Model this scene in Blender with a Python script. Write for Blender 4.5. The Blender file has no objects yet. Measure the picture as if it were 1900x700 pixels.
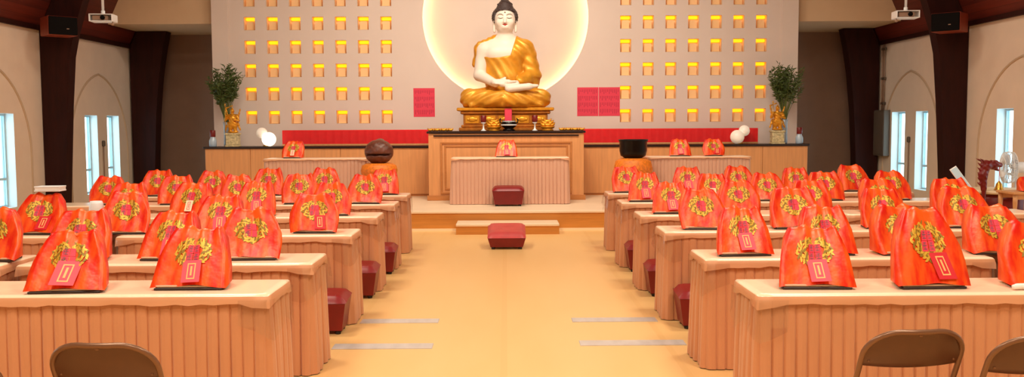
import bpy, math, random
import numpy as np
from mathutils import Vector, Matrix
random.seed(7)
S = bpy.context.scene
C = S.collection
# ------------------------------------------------------------------ camera
F_PX = 1700.0
cam = bpy.data.cameras.new('camera'); co = bpy.data.objects.new('camera', cam); C.objects.link(co)
cam.sensor_fit = 'HORIZONTAL'; cam.sensor_width = 36.0; cam.lens = 36.0 * F_PX / 1900.0
cam.clip_start = 0.05; cam.clip_end = 200
R_ = Vector((0.99996663, -0.00646961, -0.00498776)); D_ = Vector((-0.00542745, -0.06982629, -0.9975444)); W_ = Vector((0.00610544, 0.99753819, -0.06985907))
m = Matrix((R_, -D_, -W_)).transposed().to_4x4(); m.translation = (0, 0, 1.65)
co.matrix_world = m
S.camera = co
# ------------------------------------------------------------------ colour management, sky, lamps
S.view_settings.view_transform = 'Standard'; S.view_settings.look = 'None'
S.view_settings.exposure = 0.0; S.view_settings.gamma = 1.0; S.view_settings.use_curve_mapping = False
w = bpy.data.worlds.new('world'); S.world = w; w.use_nodes = True
w.node_tree.nodes['Background'].inputs[0].default_value = (0.58, 0.88, 1.0, 1); w.node_tree.nodes['Background'].inputs[1].default_value = 4.6
WARM = (1.0, 0.855, 0.66)
def area(name, loc, size, power, target=None, col=WARM, spread=180):
    l = bpy.data.lights.new(name, 'AREA'); l.shape = 'RECTANGLE'; l.size, l.size_y = size; l.energy = power; l.color = col
    l.spread = math.radians(spread)
    o = bpy.data.objects.new(name, l); C.objects.link(o); o.location = loc
    if target is not None:
        o.rotation_euler = (Vector(target) - Vector(loc)).to_track_quat('-Z', 'Y').to_euler()
    return o
for i, (x, y, p) in enumerate([(-3.2, 2.5, 262), (3.2, 2.5, 262), (-3.2, 8, 215), (3.2, 8, 215), (-3.0, 13, 108), (3.0, 13, 108)]):
    area('hall_lamp', (x, y, 6.6), (1.4, 1.4), p)
area('hall_lamp', (0, 0.5, 6.2), (2.0, 1.0), 200)
area('altar_lamp', (0, 12.6, 6.9), (1.6, .8), 135, (0, 17.6, 2.0), (1.0, .85, .68), 110)

# ------------------------------------------------------------------ materials
def lin(c):
    return tuple(((x/255.0)/12.92 if x/255.0 <= .04045 else ((x/255.0+.055)/1.055)**2.4) for x in c)
def mat(name, rgb, rough=.6, metal=0.0, noise=0.0, scale=(8, 8, 8), bump=0.0, bscale=None, coat=0.0, emit=None, estr=0.0, spec=.5, sheen=0.0):
    m = bpy.data.materials.new(name); m.use_nodes = True
    nt = m.node_tree; b = nt.nodes['Principled BSDF']
    c = lin(rgb); b.inputs['Base Color'].default_value = (*c, 1)
    b.inputs['Roughness'].default_value = rough; b.inputs['Metallic'].default_value = metal
    b.inputs['Specular IOR Level'].default_value = spec
    b.inputs['Coat Weight'].default_value = coat; b.inputs['Coat Roughness'].default_value = .15
    b.inputs['Sheen Weight'].default_value = sheen
    if emit: b.inputs['Emission Color'].default_value = (*lin(emit), 1); b.inputs['Emission Strength'].default_value = estr
    if noise or bump:
        tc = nt.nodes.new('ShaderNodeTexCoord'); mp = nt.nodes.new('ShaderNodeMapping'); mp.inputs['Scale'].default_value = scale
        nt.links.new(tc.outputs['Object'], mp.inputs['Vector'])
        n = nt.nodes.new('ShaderNodeTexNoise'); n.inputs['Scale'].default_value = 1.0; n.inputs['Detail'].default_value = 5
        nt.links.new(mp.outputs[0], n.inputs['Vector'])
        if noise:
            r = nt.nodes.new('ShaderNodeValToRGB'); r.color_ramp.elements[0].position = .3; r.color_ramp.elements[1].position = .7
            r.color_ramp.elements[0].color = (*[v*(1-noise) for v in c], 1); r.color_ramp.elements[1].color = (*[min(1, v*(1+noise)) for v in c], 1)
            nt.links.new(n.outputs[0], r.inputs[0]); nt.links.new(r.outputs[0], b.inputs['Base Color'])
        if bump:
            bp = nt.nodes.new('ShaderNodeBump'); bp.inputs['Strength'].default_value = bump; bp.inputs['Distance'].default_value = .01
            src = n
            if bscale:
                n2 = nt.nodes.new('ShaderNodeTexNoise'); n2.inputs['Scale'].default_value = bscale; nt.links.new(tc.outputs['Object'], n2.inputs['Vector']); src = n2
            nt.links.new(src.outputs[0], bp.inputs['Height']); nt.links.new(bp.outputs[0], b.inputs['Normal'])
    return m
def glassy(name, tint=(.9, .97, 1), gloss=.12):
    m = bpy.data.materials.new(name); m.use_nodes = True; nt = m.node_tree; nt.nodes.clear()
    o = nt.nodes.new('ShaderNodeOutputMaterial'); mx = nt.nodes.new('ShaderNodeMixShader'); t = nt.nodes.new('ShaderNodeBsdfTransparent'); g = nt.nodes.new('ShaderNodeBsdfGlossy')
    t.inputs[0].default_value = (*tint, 1); g.inputs['Roughness'].default_value = .05; mx.inputs[0].default_value = gloss
    nt.links.new(t.outputs[0], mx.inputs[1]); nt.links.new(g.outputs[0], mx.inputs[2]); nt.links.new(mx.outputs[0], o.inputs[0])
    return m
def plank_mat(name, a, b_, width, axis, rough=.45, seam=.35, grain=(1.2, 30, 30)):
    """wood boards: seams across one object axis, grain from stretched noise"""
    m = mat(name, a, rough); nt = m.node_tree; bs = nt.nodes['Principled BSDF']
    tc = nt.nodes.new('ShaderNodeTexCoord'); sp = nt.nodes.new('ShaderNodeSeparateXYZ'); nt.links.new(tc.outputs['Object'], sp.inputs[0])
    dv = nt.nodes.new('ShaderNodeMath'); dv.operation = 'DIVIDE'; dv.inputs[1].default_value = width; nt.links.new(sp.outputs[axis], dv.inputs[0])
    fr = nt.nodes.new('ShaderNodeMath'); fr.operation = 'FRACT'; nt.links.new(dv.outputs[0], fr.inputs[0])
    gt = nt.nodes.new('ShaderNodeMath'); gt.operation = 'GREATER_THAN'; gt.inputs[1].default_value = .96; nt.links.new(fr.outputs[0], gt.inputs[0])
    fl = nt.nodes.new('ShaderNodeMath'); fl.operation = 'FLOOR'; nt.links.new(dv.outputs[0], fl.inputs[0])
    wn = nt.nodes.new('ShaderNodeTexWhiteNoise'); wn.noise_dimensions = '1D'; nt.links.new(fl.outputs[0], wn.inputs['W'])
    mp = nt.nodes.new('ShaderNodeMapping'); mp.inputs['Scale'].default_value = grain; nt.links.new(tc.outputs['Object'], mp.inputs['Vector'])
    n = nt.nodes.new('ShaderNodeTexNoise'); n.inputs['Scale'].default_value = 1; n.inputs['Detail'].default_value = 6; nt.links.new(mp.outputs[0], n.inputs['Vector'])
    ad = nt.nodes.new('ShaderNodeMath'); ad.operation = 'MULTIPLY_ADD'; ad.inputs[1].default_value = .45; nt.links.new(wn.outputs['Value'], ad.inputs[0]); nt.links.new(n.outputs[0], ad.inputs[2])
    r = nt.nodes.new('ShaderNodeValToRGB'); r.color_ramp.elements[0].position = .35; r.color_ramp.elements[1].position = 1.0
    r.color_ramp.elements[0].color = (*lin(a), 1); r.color_ramp.elements[1].color = (*lin(b_), 1); nt.links.new(ad.outputs[0], r.inputs[0])
    mx = nt.nodes.new('ShaderNodeMix'); mx.data_type = 'RGBA'; mx.inputs['B'].default_value = (*[v*(1-seam) for v in lin(a)], 1)
    nt.links.new(gt.outputs[0], mx.inputs['Factor']); nt.links.new(r.outputs[0], mx.inputs['A']); nt.links.new(mx.outputs['Result'], bs.inputs['Base Color'])
    return m
M = {}
M['floor'] = plank_mat('floor_boards', (236, 190, 124), (241, 198, 135), 1.22, 0, .34, .012, (3, .6, 3))
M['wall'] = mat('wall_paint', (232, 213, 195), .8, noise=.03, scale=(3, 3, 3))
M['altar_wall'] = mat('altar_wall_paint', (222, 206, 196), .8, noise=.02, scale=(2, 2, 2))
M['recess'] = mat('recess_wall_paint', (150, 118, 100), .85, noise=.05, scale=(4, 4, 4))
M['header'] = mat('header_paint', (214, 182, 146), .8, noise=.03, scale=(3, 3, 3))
M['roof'] = plank_mat('roof_boards', (74, 20, 12), (112, 38, 22), .14, 2, .5, .5, (20, 1, 20))
M['timber'] = mat('dark_timber', (46, 13, 8), .6, spec=.2, noise=.25, scale=(14, 14, 2))
M['trim'] = mat('moulding_paint', (196, 172, 146), .7)
M['frame_white'] = mat('window_frame_metal', (176, 200, 208), .5)
M['reveal'] = mat('reveal_paint', (226, 232, 232), .7)
M['glass'] = glassy('window_glass', (.96, .99, 1), .06)
M['film'] = glassy('clear_plastic_film', (.93, .91, .90), .10)
M['stage_face'] = mat('stage_wood_face', (208, 138, 58), .45, noise=.10, scale=(2, 2, 30))
M['stage_top'] = mat('stage_top_board', (238, 214, 182), .4, noise=.03, scale=(2, 6, 6))
M['cloth_lit'] = mat('table_cloth', (252, 222, 190), .3, noise=.03, scale=(5, 5, 5), bump=.25, bscale=14, coat=.35)  # paler than its hanging edge: light from above painted into the top
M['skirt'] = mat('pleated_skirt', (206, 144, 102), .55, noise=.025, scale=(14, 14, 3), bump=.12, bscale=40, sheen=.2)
M['cloth_shaded'] = mat('table_cloth_shaded', (216, 156, 114), .45, noise=.02, scale=(6, 6, 6))  # same fabric as the top, with the shade on the drop painted in
M['skirt_far'] = mat('pleated_skirt_pale', (208, 160, 134), .5, noise=.025, scale=(14, 14, 3), sheen=.2)
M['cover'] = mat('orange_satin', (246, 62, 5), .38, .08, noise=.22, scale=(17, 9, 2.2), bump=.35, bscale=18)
rp = [n for n in M['cover'].node_tree.nodes if n.type == 'VALTORGB'][0].color_ramp      # satin sheen on the folds painted into the colour: red ground, orange streaks
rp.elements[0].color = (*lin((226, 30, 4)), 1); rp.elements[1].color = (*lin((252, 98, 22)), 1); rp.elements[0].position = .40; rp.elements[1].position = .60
M['gold_thread'] = mat('gold_embroidery', (226, 184, 66), .45, .25, noise=.2, scale=(60, 60, 60))
M['olive_thread'] = mat('olive_embroidery', (150, 122, 40), .5, .2)
M['pink_thread'] = mat('pink_embroidery', (236, 62, 88), .6)
M['blue_thread'] = mat('slate_embroidery', (116, 92, 104), .6)
M['tag_pink'] = mat('pink_paper_tag', (244, 84, 104), .6)
M['tag_red'] = mat('red_paper_tag', (214, 22, 40), .55)
M['tag_cream'] = mat('cream_paper_tag', (252, 226, 190), .6)
M['tag_gold'] = mat('gold_tag_print', (252, 190, 120), .5)
M['stand_black'] = mat('black_stand_board', (46, 24, 18), .5)
M['stand_wood'] = mat('pale_stand_board', (206, 170, 138), .5)
M['white'] = mat('white_paper', (244, 242, 238), .6)
M['white_plastic'] = mat('white_plastic', (232, 234, 236), .35)
M['pale_blue'] = mat('pale_blue_card', (186, 218, 232), .5)
M['chair'] = mat('brown_enamel', (92, 55, 30), .38, .15, noise=.05, scale=(30, 30, 30), spec=.6)
M['chair_tube'] = mat('taupe_enamel_tube', (126, 90, 66), .3, .3)
M['rubber'] = mat('dark_rubber', (34, 26, 24), .7)
M['red_vinyl'] = mat('dark_red_vinyl', (118, 9, 12), .42, noise=.12, scale=(8, 8, 8), bump=.1)
M['red_vinyl_row'] = mat('deep_red_vinyl', (132, 14, 18), .4, noise=.1, scale=(8, 8, 8))
M['red_vinyl_top'] = mat('faded_red_vinyl', (198, 66, 66), .4, noise=.1, scale=(8, 8, 8))
M['strip'] = mat('floor_tape', (206, 202, 200), .35, .2, noise=.12, scale=(10, 3, 3))
M['oak'] = mat('oak_veneer', (218, 154, 98), .42, noise=.10, scale=(22, 22, 1.5))
M['oak_line'] = mat('oak_moulding', (192, 124, 66), .42, noise=.10, scale=(3, 20, 20))
M['black_top'] = mat('black_laminate', (34, 18, 16), .3)
M['red_cloth'] = mat('bright_red_cloth', (222, 14, 22), .6, noise=.06, scale=(10, 10, 10))
M['gold'] = mat('gold_leaf', (216, 150, 40), .38, .55, noise=.15, scale=(12, 12, 12))
M['gold_robe'] = mat('gold_robe_paint', (212, 146, 38), .42, .30, noise=.22, scale=(5, 5, 5), bump=.3, bscale=9)
M['bronze_gold'] = mat('antique_gold', (176, 108, 36), .4, .5, noise=.25, scale=(14, 14, 14))
M['skin_white'] = mat('white_statue_paint', (226, 212, 198), .5)
M['hair'] = mat('dark_statue_hair', (58, 42, 40), .6)
M['lips'] = mat('red_statue_lips', (186, 62, 52), .5)
M['brow'] = mat('grey_statue_lines', (112, 88, 78), .6)
M['led'] = mat('cove_light', (255, 240, 200), .5, emit=(255, 220, 150), estr=15)
M['niche'] = mat('niche_lining', (240, 214, 180), .7)
M['niche_lamp'] = mat('niche_lamp_glow', (255, 190, 40), .5, emit=(255, 168, 14), estr=1.9)
M['plaque'] = mat('niche_tablet', (248, 206, 150), .5)
M['note'] = mat('pink_red_paper', (226, 62, 88), .7)
M['note_ink'] = mat('dark_pink_print', (170, 34, 62), .7)
M['leaf'] = mat('green_leaf', (74, 92, 40), .5, noise=.3, scale=(12, 12, 12))
M['stem'] = mat('green_stem', (92, 104, 48), .5)
M['vase'] = mat('pale_blue_glass', (178, 200, 220), .15, spec=.7)
M['plinth'] = mat('speckled_stone', (196, 182, 140), .5, noise=.35, scale=(30, 30, 30))
M['globe'] = mat('lamp_globe_glass', (255, 250, 240), .3, emit=(255, 240, 214), estr=2.2)
M['globe_dim'] = mat('frosted_globe_glass', (238, 232, 226), .25, emit=(255, 226, 190), estr=.25)
M['brass'] = mat('brass', (206, 156, 62), .3, .8)
M['speaker'] = mat('black_speaker', (12, 8, 8), .8, spec=.12)
M['speaker_wood'] = mat('red_brown_veneer', (140, 56, 34), .5, noise=.15, scale=(14, 14, 3))
M['grey_metal'] = mat('grey_box_paint', (92, 78, 66), .6)
M['conduit'] = mat('conduit_paint', (150, 120, 100), .5)
M['darkred_wood'] = mat('dark_red_lacquer', (112, 18, 16), .35, noise=.2, scale=(10, 10, 10))
M['fish_wood'] = mat('carved_brown_wood', (98, 50, 34), .4, noise=.3, scale=(18, 18, 18), bump=.6, bscale=26)
M['bowl'] = mat('black_bronze', (22, 16, 16), .3, .6)
M['cushion'] = mat('orange_brocade', (222, 120, 24), .55, noise=.25, scale=(26, 26, 26))
M['tan_wood'] = mat('tan_wood', (206, 150, 96), .45, noise=.1, scale=(20, 20, 2))
M['cream_top'] = mat('cream_table_top', (240, 218, 178), .4)

# ------------------------------------------------------------------ mesh helpers
class MB:
    def __init__(s): s.v = []; s.f = []; s.mi = []; s.sm = []
    def add(s, vs, fs, mi=0, smooth=False, M4=None):
        o = len(s.v)
        if M4 is not None: vs = [tuple(M4 @ Vector(p)) for p in vs]
        s.v += [tuple(p) for p in vs]
        for f in fs: s.f.append(tuple(i+o for i in f)); s.mi.append(mi); s.sm.append(smooth)
        return s
    def box(s, a, b, bev=0.0, mi=0, M4=None):
        (x0, y0, z0), (x1, y1, z1) = [min(p, q) for p, q in zip(a, b)], [max(p, q) for p, q in zip(a, b)]
        if bev <= 0:
            vs = [(x, y, z) for x in (x0, x1) for y in (y0, y1) for z in (z0, z1)]
            return s.add(vs, [(0, 1, 3, 2), (4, 6, 7, 5), (0, 4, 5, 1), (2, 3, 7, 6), (0, 2, 6, 4), (1, 5, 7, 3)], mi, False, M4)
        bev = min(bev, (x1-x0)*.45, (y1-y0)*.45, (z1-z0)*.45)
        vs = []; idx = {}
        for i in (0, 1):
            for j in (0, 1):
                for k in (0, 1):
                    c = ((x0, x1)[i], (y0, y1)[j], (z0, z1)[k]); sg = (1 if i == 0 else -1, 1 if j == 0 else -1, 1 if k == 0 else -1)
                    for ax in range(3):      # vertex lying on the face of axis ax
                        p = [c[q] + (0 if q == ax else sg[q]*bev) for q in range(3)]
                        idx[(i, j, k, ax)] = len(vs); vs.append(p)
        fs = []
        for ax in range(3):
            o1, o2 = [q for q in range(3) if q != ax]
            for e in (0, 1):
                q = []
                for (p1, p2) in ((0, 0), (1, 0), (1, 1), (0, 1)):
                    t = [0, 0, 0]; t[ax] = e; t[o1] = p1; t[o2] = p2; q.append(idx[(*t, ax)])
                fs.append(q)
            for p1 in (0, 1):                # edges parallel to ax
                for p2 in (0, 1):
                    t0 = [0, 0, 0]; t0[o1] = p1; t0[o2] = p2; t1 = list(t0); t1[ax] = 1
                    fs.append([idx[(*t0, o1)], idx[(*t0, o2)], idx[(*t1, o2)], idx[(*t1, o1)]])
        for i in (0, 1):
            for j in (0, 1):
                for k in (0, 1): fs.append([idx[(i, j, k, 0)], idx[(i, j, k, 1)], idx[(i, j, k, 2)]])
        # fix winding outward
        cx = Vector(((x0+x1)/2, (y0+y1)/2, (z0+z1)/2)); out = []
        for f in fs:
            p = [Vector(vs[i]) for i in f]; n = (p[1]-p[0]).cross(p[2]-p[0]); ce = sum(p, Vector())/len(p)
            out.append(f if n.dot(ce-cx) > 0 else f[::-1])
        return s.add(vs, out, mi, False, M4)
    def tube(s, pts, r, n=8, mi=0, closed=False, cap=True, smooth=True):
        pts = [Vector(p) for p in pts]; N = len(pts)
        rr = r if isinstance(r, (list, tuple)) else [r]*N
        vs = []; up = None
        for i, p in enumerate(pts):
            t = (pts[(i+1) % N]-pts[i-1]) if closed else (pts[min(i+1, N-1)]-pts[max(i-1, 0)])
            t = t.normalized() if t.length > 1e-9 else Vector((0, 0, 1))
            if up is None: up = Vector((0, 0, 1)) if abs(t.z) < .9 else Vector((1, 0, 0))
            a = (up - t*up.dot(t))
            a = a.normalized() if a.length > 1e-6 else t.orthogonal().normalized()
            up = a; b = t.cross(a)
            for k in range(n):
                an = 2*math.pi*k/n; vs.append(p + a*math.cos(an)*rr[i] + b*math.sin(an)*rr[i])
        fs = []
        for i in range(N if closed else N-1):
            j = (i+1) % N
            for k in range(n): k2 = (k+1) % n; fs.append((i*n+k, i*n+k2, j*n+k2, j*n+k))
        if cap and not closed:
            fs.append(tuple(range(n))[::-1]); fs.append(tuple((N-1)*n+k for k in range(n)))
        return s.add(vs, fs, mi, smooth)
    def lathe(s, prof, n=24, c=(0, 0, 0), mi=0, M4=None, smooth=True, sx=1, sy=1):
        vs = []; fs = []
        for (r, z) in prof:
            for k in range(n):
                a = 2*math.pi*k/n; vs.append((c[0]+r*math.cos(a)*sx, c[1]+r*math.sin(a)*sy, c[2]+z))
        for i in range(len(prof)-1):
            for k in range(n): k2 = (k+1) % n; fs.append((i*n+k, i*n+k2, (i+1)*n+k2, (i+1)*n+k))
        if prof[0][0] > 1e-4: fs.append(tuple(range(n))[::-1])
        if prof[-1][0] > 1e-4: fs.append(tuple((len(prof)-1)*n+k for k in range(n)))
        return s.add(vs, fs, mi, smooth, M4)
    def ball(s, c, r, n=12, mi=0, M4=None):
        r = r if isinstance(r, (tuple, list)) else (r, r, r)
        h = n//2; prof = [(math.sin(math.pi*i/h), -math.cos(math.pi*i/h)) for i in range(h+1)]
        vs = []; fs = []
        for (q, z) in prof:
            for k in range(n):
                a = 2*math.pi*k/n; vs.append((c[0]+r[0]*q*math.cos(a), c[1]+r[1]*q*math.sin(a), c[2]+r[2]*z))
        for i in range(h):
            for k in range(n): k2 = (k+1) % n; fs.append((i*n+k, i*n+k2, (i+1)*n+k2, (i+1)*n+k))
        return s.add(vs, fs, mi, True, M4)
    def prism(s, poly, y0, y1, mi=0, M4=None, smooth=False):
        """polygon in x,z pushed along y"""
        n = len(poly); vs = [(x, y0, z) for x, z in poly] + [(x, y1, z) for x, z in poly]
        ar = sum(poly[i][0]*poly[(i+1) % n][1]-poly[(i+1) % n][0]*poly[i][1] for i in range(n))
        fs = [tuple(range(n)), tuple(range(2*n-1, n-1, -1))] + [(i, i+n, (i+1) % n+n, (i+1) % n) for i in range(n)]
        if ar < 0: fs = [f[::-1] for f in fs]
        return s.add(vs, fs, mi, smooth, M4)
    def build(s, name, mats, parent=None, loc=None, rz=None):
        me = bpy.data.meshes.new(name); me.from_pydata(s.v, [], s.f)
        if not isinstance(mats, (list, tuple)): mats = [mats]
        for q in mats: me.materials.append(q)
        me.polygons.foreach_set('material_index', s.mi); me.polygons.foreach_set('use_smooth', s.sm)
        me.update()
        o = bpy.data.objects.new(name, me); C.objects.link(o)
        if parent is not None: o.parent = parent
        if loc is not None: o.location = loc
        if rz is not None: o.rotation_euler = (0, 0, rz)
        return o
def tag(o, label=None, cat=None, group=None, kind=None):
    if label: o['label'] = label
    if cat: o['category'] = cat
    if group: o['group'] = group
    if kind: o['kind'] = kind
    return o
def thing(name, label, cat, loc=(0, 0, 0), rz=0.0, group=None):
    o = bpy.data.objects.new(name, None); C.objects.link(o); o.empty_display_size = .1
    o.location = loc; o.rotation_euler = (0, 0, rz)
    return tag(o, label, cat, group)
def struct(name, mb, mats):
    return tag(mb.build(name, mats), kind='structure')
def dup(root, loc, rz=0.0, label=None, group=None, scale=None):
    r = root.copy(); C.objects.link(r); r.location = loc; r.rotation_euler = (0, 0, rz)
    if scale: r.scale = scale
    if label: r['label'] = label
    if group: r['group'] = group
    for ch in list(root.children):
        c = ch.copy(); C.objects.link(c); c.parent = r
        for g in list(ch.children):
            d = g.copy(); C.objects.link(d); d.parent = c
    return r
# signed-distance sculpting, turned into one continuous mesh by surface nets
def cap(P, a, b, ra, rb):
    a = np.array(a, 'f4'); b = np.array(b, 'f4'); ba = b-a; pa = [P[i]-a[i] for i in range(3)]
    t = np.clip((pa[0]*ba[0]+pa[1]*ba[1]+pa[2]*ba[2])/float(ba@ba), 0, 1)
    d = np.sqrt((pa[0]-t*ba[0])**2+(pa[1]-t*ba[1])**2+(pa[2]-t*ba[2])**2)
    return d-(ra+(rb-ra)*t)
def ell(P, c, r):
    q = [(P[i]-c[i])/r[i] for i in range(3)]; k0 = np.sqrt(q[0]**2+q[1]**2+q[2]**2)
    k1 = np.sqrt((q[0]/r[0])**2+(q[1]/r[1])**2+(q[2]/r[2])**2)
    return k0*(k0-1)/np.maximum(k1, 1e-6)
def rbx(P, c, h, r):
    q = [np.abs(P[i]-c[i])-h[i]+r for i in range(3)]
    return np.sqrt(sum(np.maximum(x, 0)**2 for x in q))+np.minimum(np.maximum(q[0], np.maximum(q[1], q[2])), 0)-r
def smin(a, b, k):
    h = np.clip(.5+.5*(b-a)/k, 0, 1); return b*(1-h)+a*h-k*h*(1-h)
def smax(a, b, k): return -smin(-a, -b, k)
def uni(k, *ds):
    r = ds[0]
    for d in ds[1:]: r = smin(r, d, k)
    return r
def snet(fn, lo, hi, h):
    ax = [np.arange(lo[i], hi[i]+h, h, dtype='f4') for i in range(3)]
    P = np.meshgrid(*ax, indexing='ij'); D = fn(P).astype('f4'); nx, ny, nz = D.shape
    sh = (nx-1, ny-1, nz-1); acc = np.zeros(sh+(3,), 'f4'); cnt = np.zeros(sh, 'f4')
    offs = [(i, j, k) for i in (0, 1) for j in (0, 1) for k in (0, 1)]
    def cv(o): return D[o[0]:o[0]+sh[0], o[1]:o[1]+sh[1], o[2]:o[2]+sh[2]]
    for a in offs:
        for axn in range(3):
            if a[axn]: continue
            b = list(a); b[axn] = 1; A = cv(a); B = cv(b); mk = (A < 0) != (B < 0)
            t = np.where(mk, A/np.where(mk, A-B, 1), 0)
            for q in range(3): acc[..., q] += np.where(mk, a[q]+(t if q == axn else 0), 0)
            cnt += mk
    act = cnt > 0; ids = -np.ones(sh, 'i8'); ids[act] = np.arange(act.sum())
    I = np.argwhere(act); V = (I+acc[act]/cnt[act][:, None])*h+np.array(lo)
    Fs = []
    for axn in range(3):
        u, v = [(1, 2), (2, 0), (0, 1)][axn]
        sl = [slice(1, n-1) for n in (nx, ny, nz)]; sl[axn] = slice(0, (nx, ny, nz)[axn]-1); A = D[tuple(sl)]
        sl2 = list(sl); sl2[axn] = slice(1, (nx, ny, nz)[axn]); B = D[tuple(sl2)]
        mk = np.argwhere((A < 0) != (B < 0))
        if len(mk) == 0: continue
        neg = A[tuple(mk.T)] < 0
        base = mk.copy()
        for q in range(3):
            if q != axn: base[:, q] += 1
        def g(du, dv):
            t = base.copy(); t[:, u] += du; t[:, v] += dv; return ids[tuple(t.T)]
        quad = np.stack([g(-1, -1), g(0, -1), g(0, 0), g(-1, 0)], 1)
        quad[~neg] = quad[~neg][:, ::-1]; Fs.append(quad)
    return V.tolist(), np.concatenate(Fs).tolist()
def sculpt(fn, lo, hi, h, mb=None, mi=0):
    mb = mb or MB(); v, f = snet(fn, lo, hi, h); mb.add(v, f, mi, True); return mb
def grid_wall(mb, us, zs, holes, mp, depth=None, flip=False, mi=0, rmi=0):
    """flat wall in (u,z) with rectangular holes, reveals pushed back by depth (vector)"""
    us = sorted(set(us+[h[0] for h in holes]+[h[1] for h in holes])); zs = sorted(set(zs+[h[2] for h in holes]+[h[3] for h in holes]))
    for i in range(len(us)-1):
        for j in range(len(zs)-1):
            cu, cz = (us[i]+us[i+1])/2, (zs[j]+zs[j+1])/2
            if any(h[0] < cu < h[1] and h[2] < cz < h[3] for h in holes): continue
            q = [mp(us[i], zs[j]), mp(us[i+1], zs[j]), mp(us[i+1], zs[j+1]), mp(us[i], zs[j+1])]
            mb.add(q, [(3, 2, 1, 0) if flip else (0, 1, 2, 3)], mi)
    if depth:
        for (a, b, c, d) in holes:
            p = [Vector(mp(a, c)), Vector(mp(b, c)), Vector(mp(b, d)), Vector(mp(a, d))]; q = [x+Vector(depth) for x in p]
            mb.add(p+q, [(0, 1, 5, 4), (1, 2, 6, 5), (2, 3, 7, 6), (3, 0, 4, 7)], rmi)

# ================================================================== ROOM
XW, EAVE, Y0, YH, YB, YA = 8.0, 3.325, -5.0, 18.3, 20.5, 18.1
mb = MB(); mb.box((-8.3, Y0, -.1), (8.3, YB+.2, 0)); struct('floor', mb, M['floor'])
# side walls with deep window openings
wins_l = [(17.50, 18.03), (18.47, 19.03), (14.45, 14.98), (13.46, 14.0), (9.6, 10.13), (10.6, 11.13), (5.7, 6.23), (6.7, 7.23)]
wins_r = [(18.37, 19.0), (17.375, 17.885), (14.44, 14.93), (13.46, 14.0), (9.6, 10.13), (10.6, 11.13), (5.7, 6.23), (6.7, 7.23)]
WT, WBm = 1.865, .345
for sx, nm, wl in ((-1, 'left', wins_l), (1, 'right', wins_r)):
    mb = MB()
    grid_wall(mb, [Y0, YB+.1], [0, EAVE], [(a, b, WBm, WT) for a, b in wl], lambda u, z: (sx*XW, u, z), (sx*.22, 0, 0), flip=(sx > 0), rmi=1)
    # outer skin so the wall has thickness
    grid_wall(mb, [Y0, YB+.1], [0, EAVE], [(a, b, WBm, WT) for a, b in wl], lambda u, z: (sx*(XW+.22), u, z), None, flip=(sx < 0))
    struct('wall_'+nm, mb, [M['wall'], M['reveal']])
    mb = MB(); mb.box((sx*XW, Y0, 0), (sx*(XW-.02), 19.55, .09), .004); struct('baseboard_'+nm, mb, M['trim'])
wn = 0
for sx, wl in ((-1, wins_l), (1, wins_r)):
    for (a, b) in wl[:4]:
        wn += 1; x = sx*(XW+.17); r = bpy.data.objects.new('window_%d' % wn, None); C.objects.link(r); r['kind'] = 'structure'
        r.location = (x, (a+b)/2, WBm); hw = (b-a)/2; H = WT-WBm; fr = MB(); t = .035
        fr.box((-.03, -hw, 0), (.03, -hw+t, H)); fr.box((-.03, hw-t, 0), (.03, hw, H)); fr.box((-.03, -hw+t, 0), (.03, hw-t, t)); fr.box((-.03, -hw+t, H-t), (.03, hw-t, H)); fr.box((-.03, -hw+t, .44), (.03, hw-t, .48))
        fr.build('frame', M['frame_white'], r)
        g = MB(); g.box((-.006, -hw+t, t), (.006, hw-t, .44)); g.box((-.006, -hw+t, .48), (.006, hw-t, H-t)); g.build('pane', M['glass'], r)
# pointed arch mouldings round each pair of windows
tn = 0
for sx in (-1, 1):
    for yc in (18.15, 14.22):
        pts = []; hw = 1.27; zs = 1.1; zt = 2.58
        rad = ((zt-zs)**2+hw*hw)/(2*hw)
        pts += [(-hw, 0.0), (-hw, .6), (-hw, zs)]
        amax = math.asin((zt-zs)/rad)
        left = [(-hw+rad-rad*math.cos(amax*i/12), zs+rad*math.sin(amax*i/12)) for i in range(1, 13)]
        pts += left; pts += [(-x, z) for x, z in left[-2::-1]]+[(hw, zs), (hw, .6), (hw, 0)]
        tn += 1; mb = MB(); mb.tube([(sx*XW-sx*.004, yc+u, z+.09) for u, z in pts], .02, 8); struct('trim_%d' % tn, mb, M['trim'])
# recess wall, rear wall, gables, header with soffit
ROOF = [(-8.0, EAVE), (-6.85, 5.8), (-4.4, 8.2), (0, 9.9), (4.4, 8.2), (6.85, 5.8), (8.0, EAVE)]
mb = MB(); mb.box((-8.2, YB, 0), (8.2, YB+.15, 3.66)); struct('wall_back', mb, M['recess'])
mb = MB(); mb.prism([(-8.2, 0), (8.2, 0)]+[(x*1.025, z) for x, z in ROOF[::-1]], Y0-.2, Y0); struct('wall_rear', mb, M['wall'])
hx = 7.84
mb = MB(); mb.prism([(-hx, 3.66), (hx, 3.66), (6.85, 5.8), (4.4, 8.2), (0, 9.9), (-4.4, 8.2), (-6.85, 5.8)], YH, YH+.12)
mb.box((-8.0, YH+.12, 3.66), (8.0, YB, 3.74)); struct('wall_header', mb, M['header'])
mb = MB()
for i in range(len(ROOF)-1):
    (x0, z0), (x1, z1) = ROOF[i], ROOF[i+1]
    n = Vector((-(z1-z0), x1-x0)).normalized()*.12
    y1 = YB if i in (0, 5) else YH+.1
    mb.prism([(x0, z0), (x1, z1), (x1+n.x, z1+n.y), (x0+n.x, z0+n.y)], Y0, y1)
struct('ceiling', mb, M['roof'])
mb = MB()
for sx in (-1, 1): mb.box((sx*7.99, Y0, EAVE-.03), (sx*7.93, 19.6, EAVE+.05))
struct('trim_5', mb, M['timber'])
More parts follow.
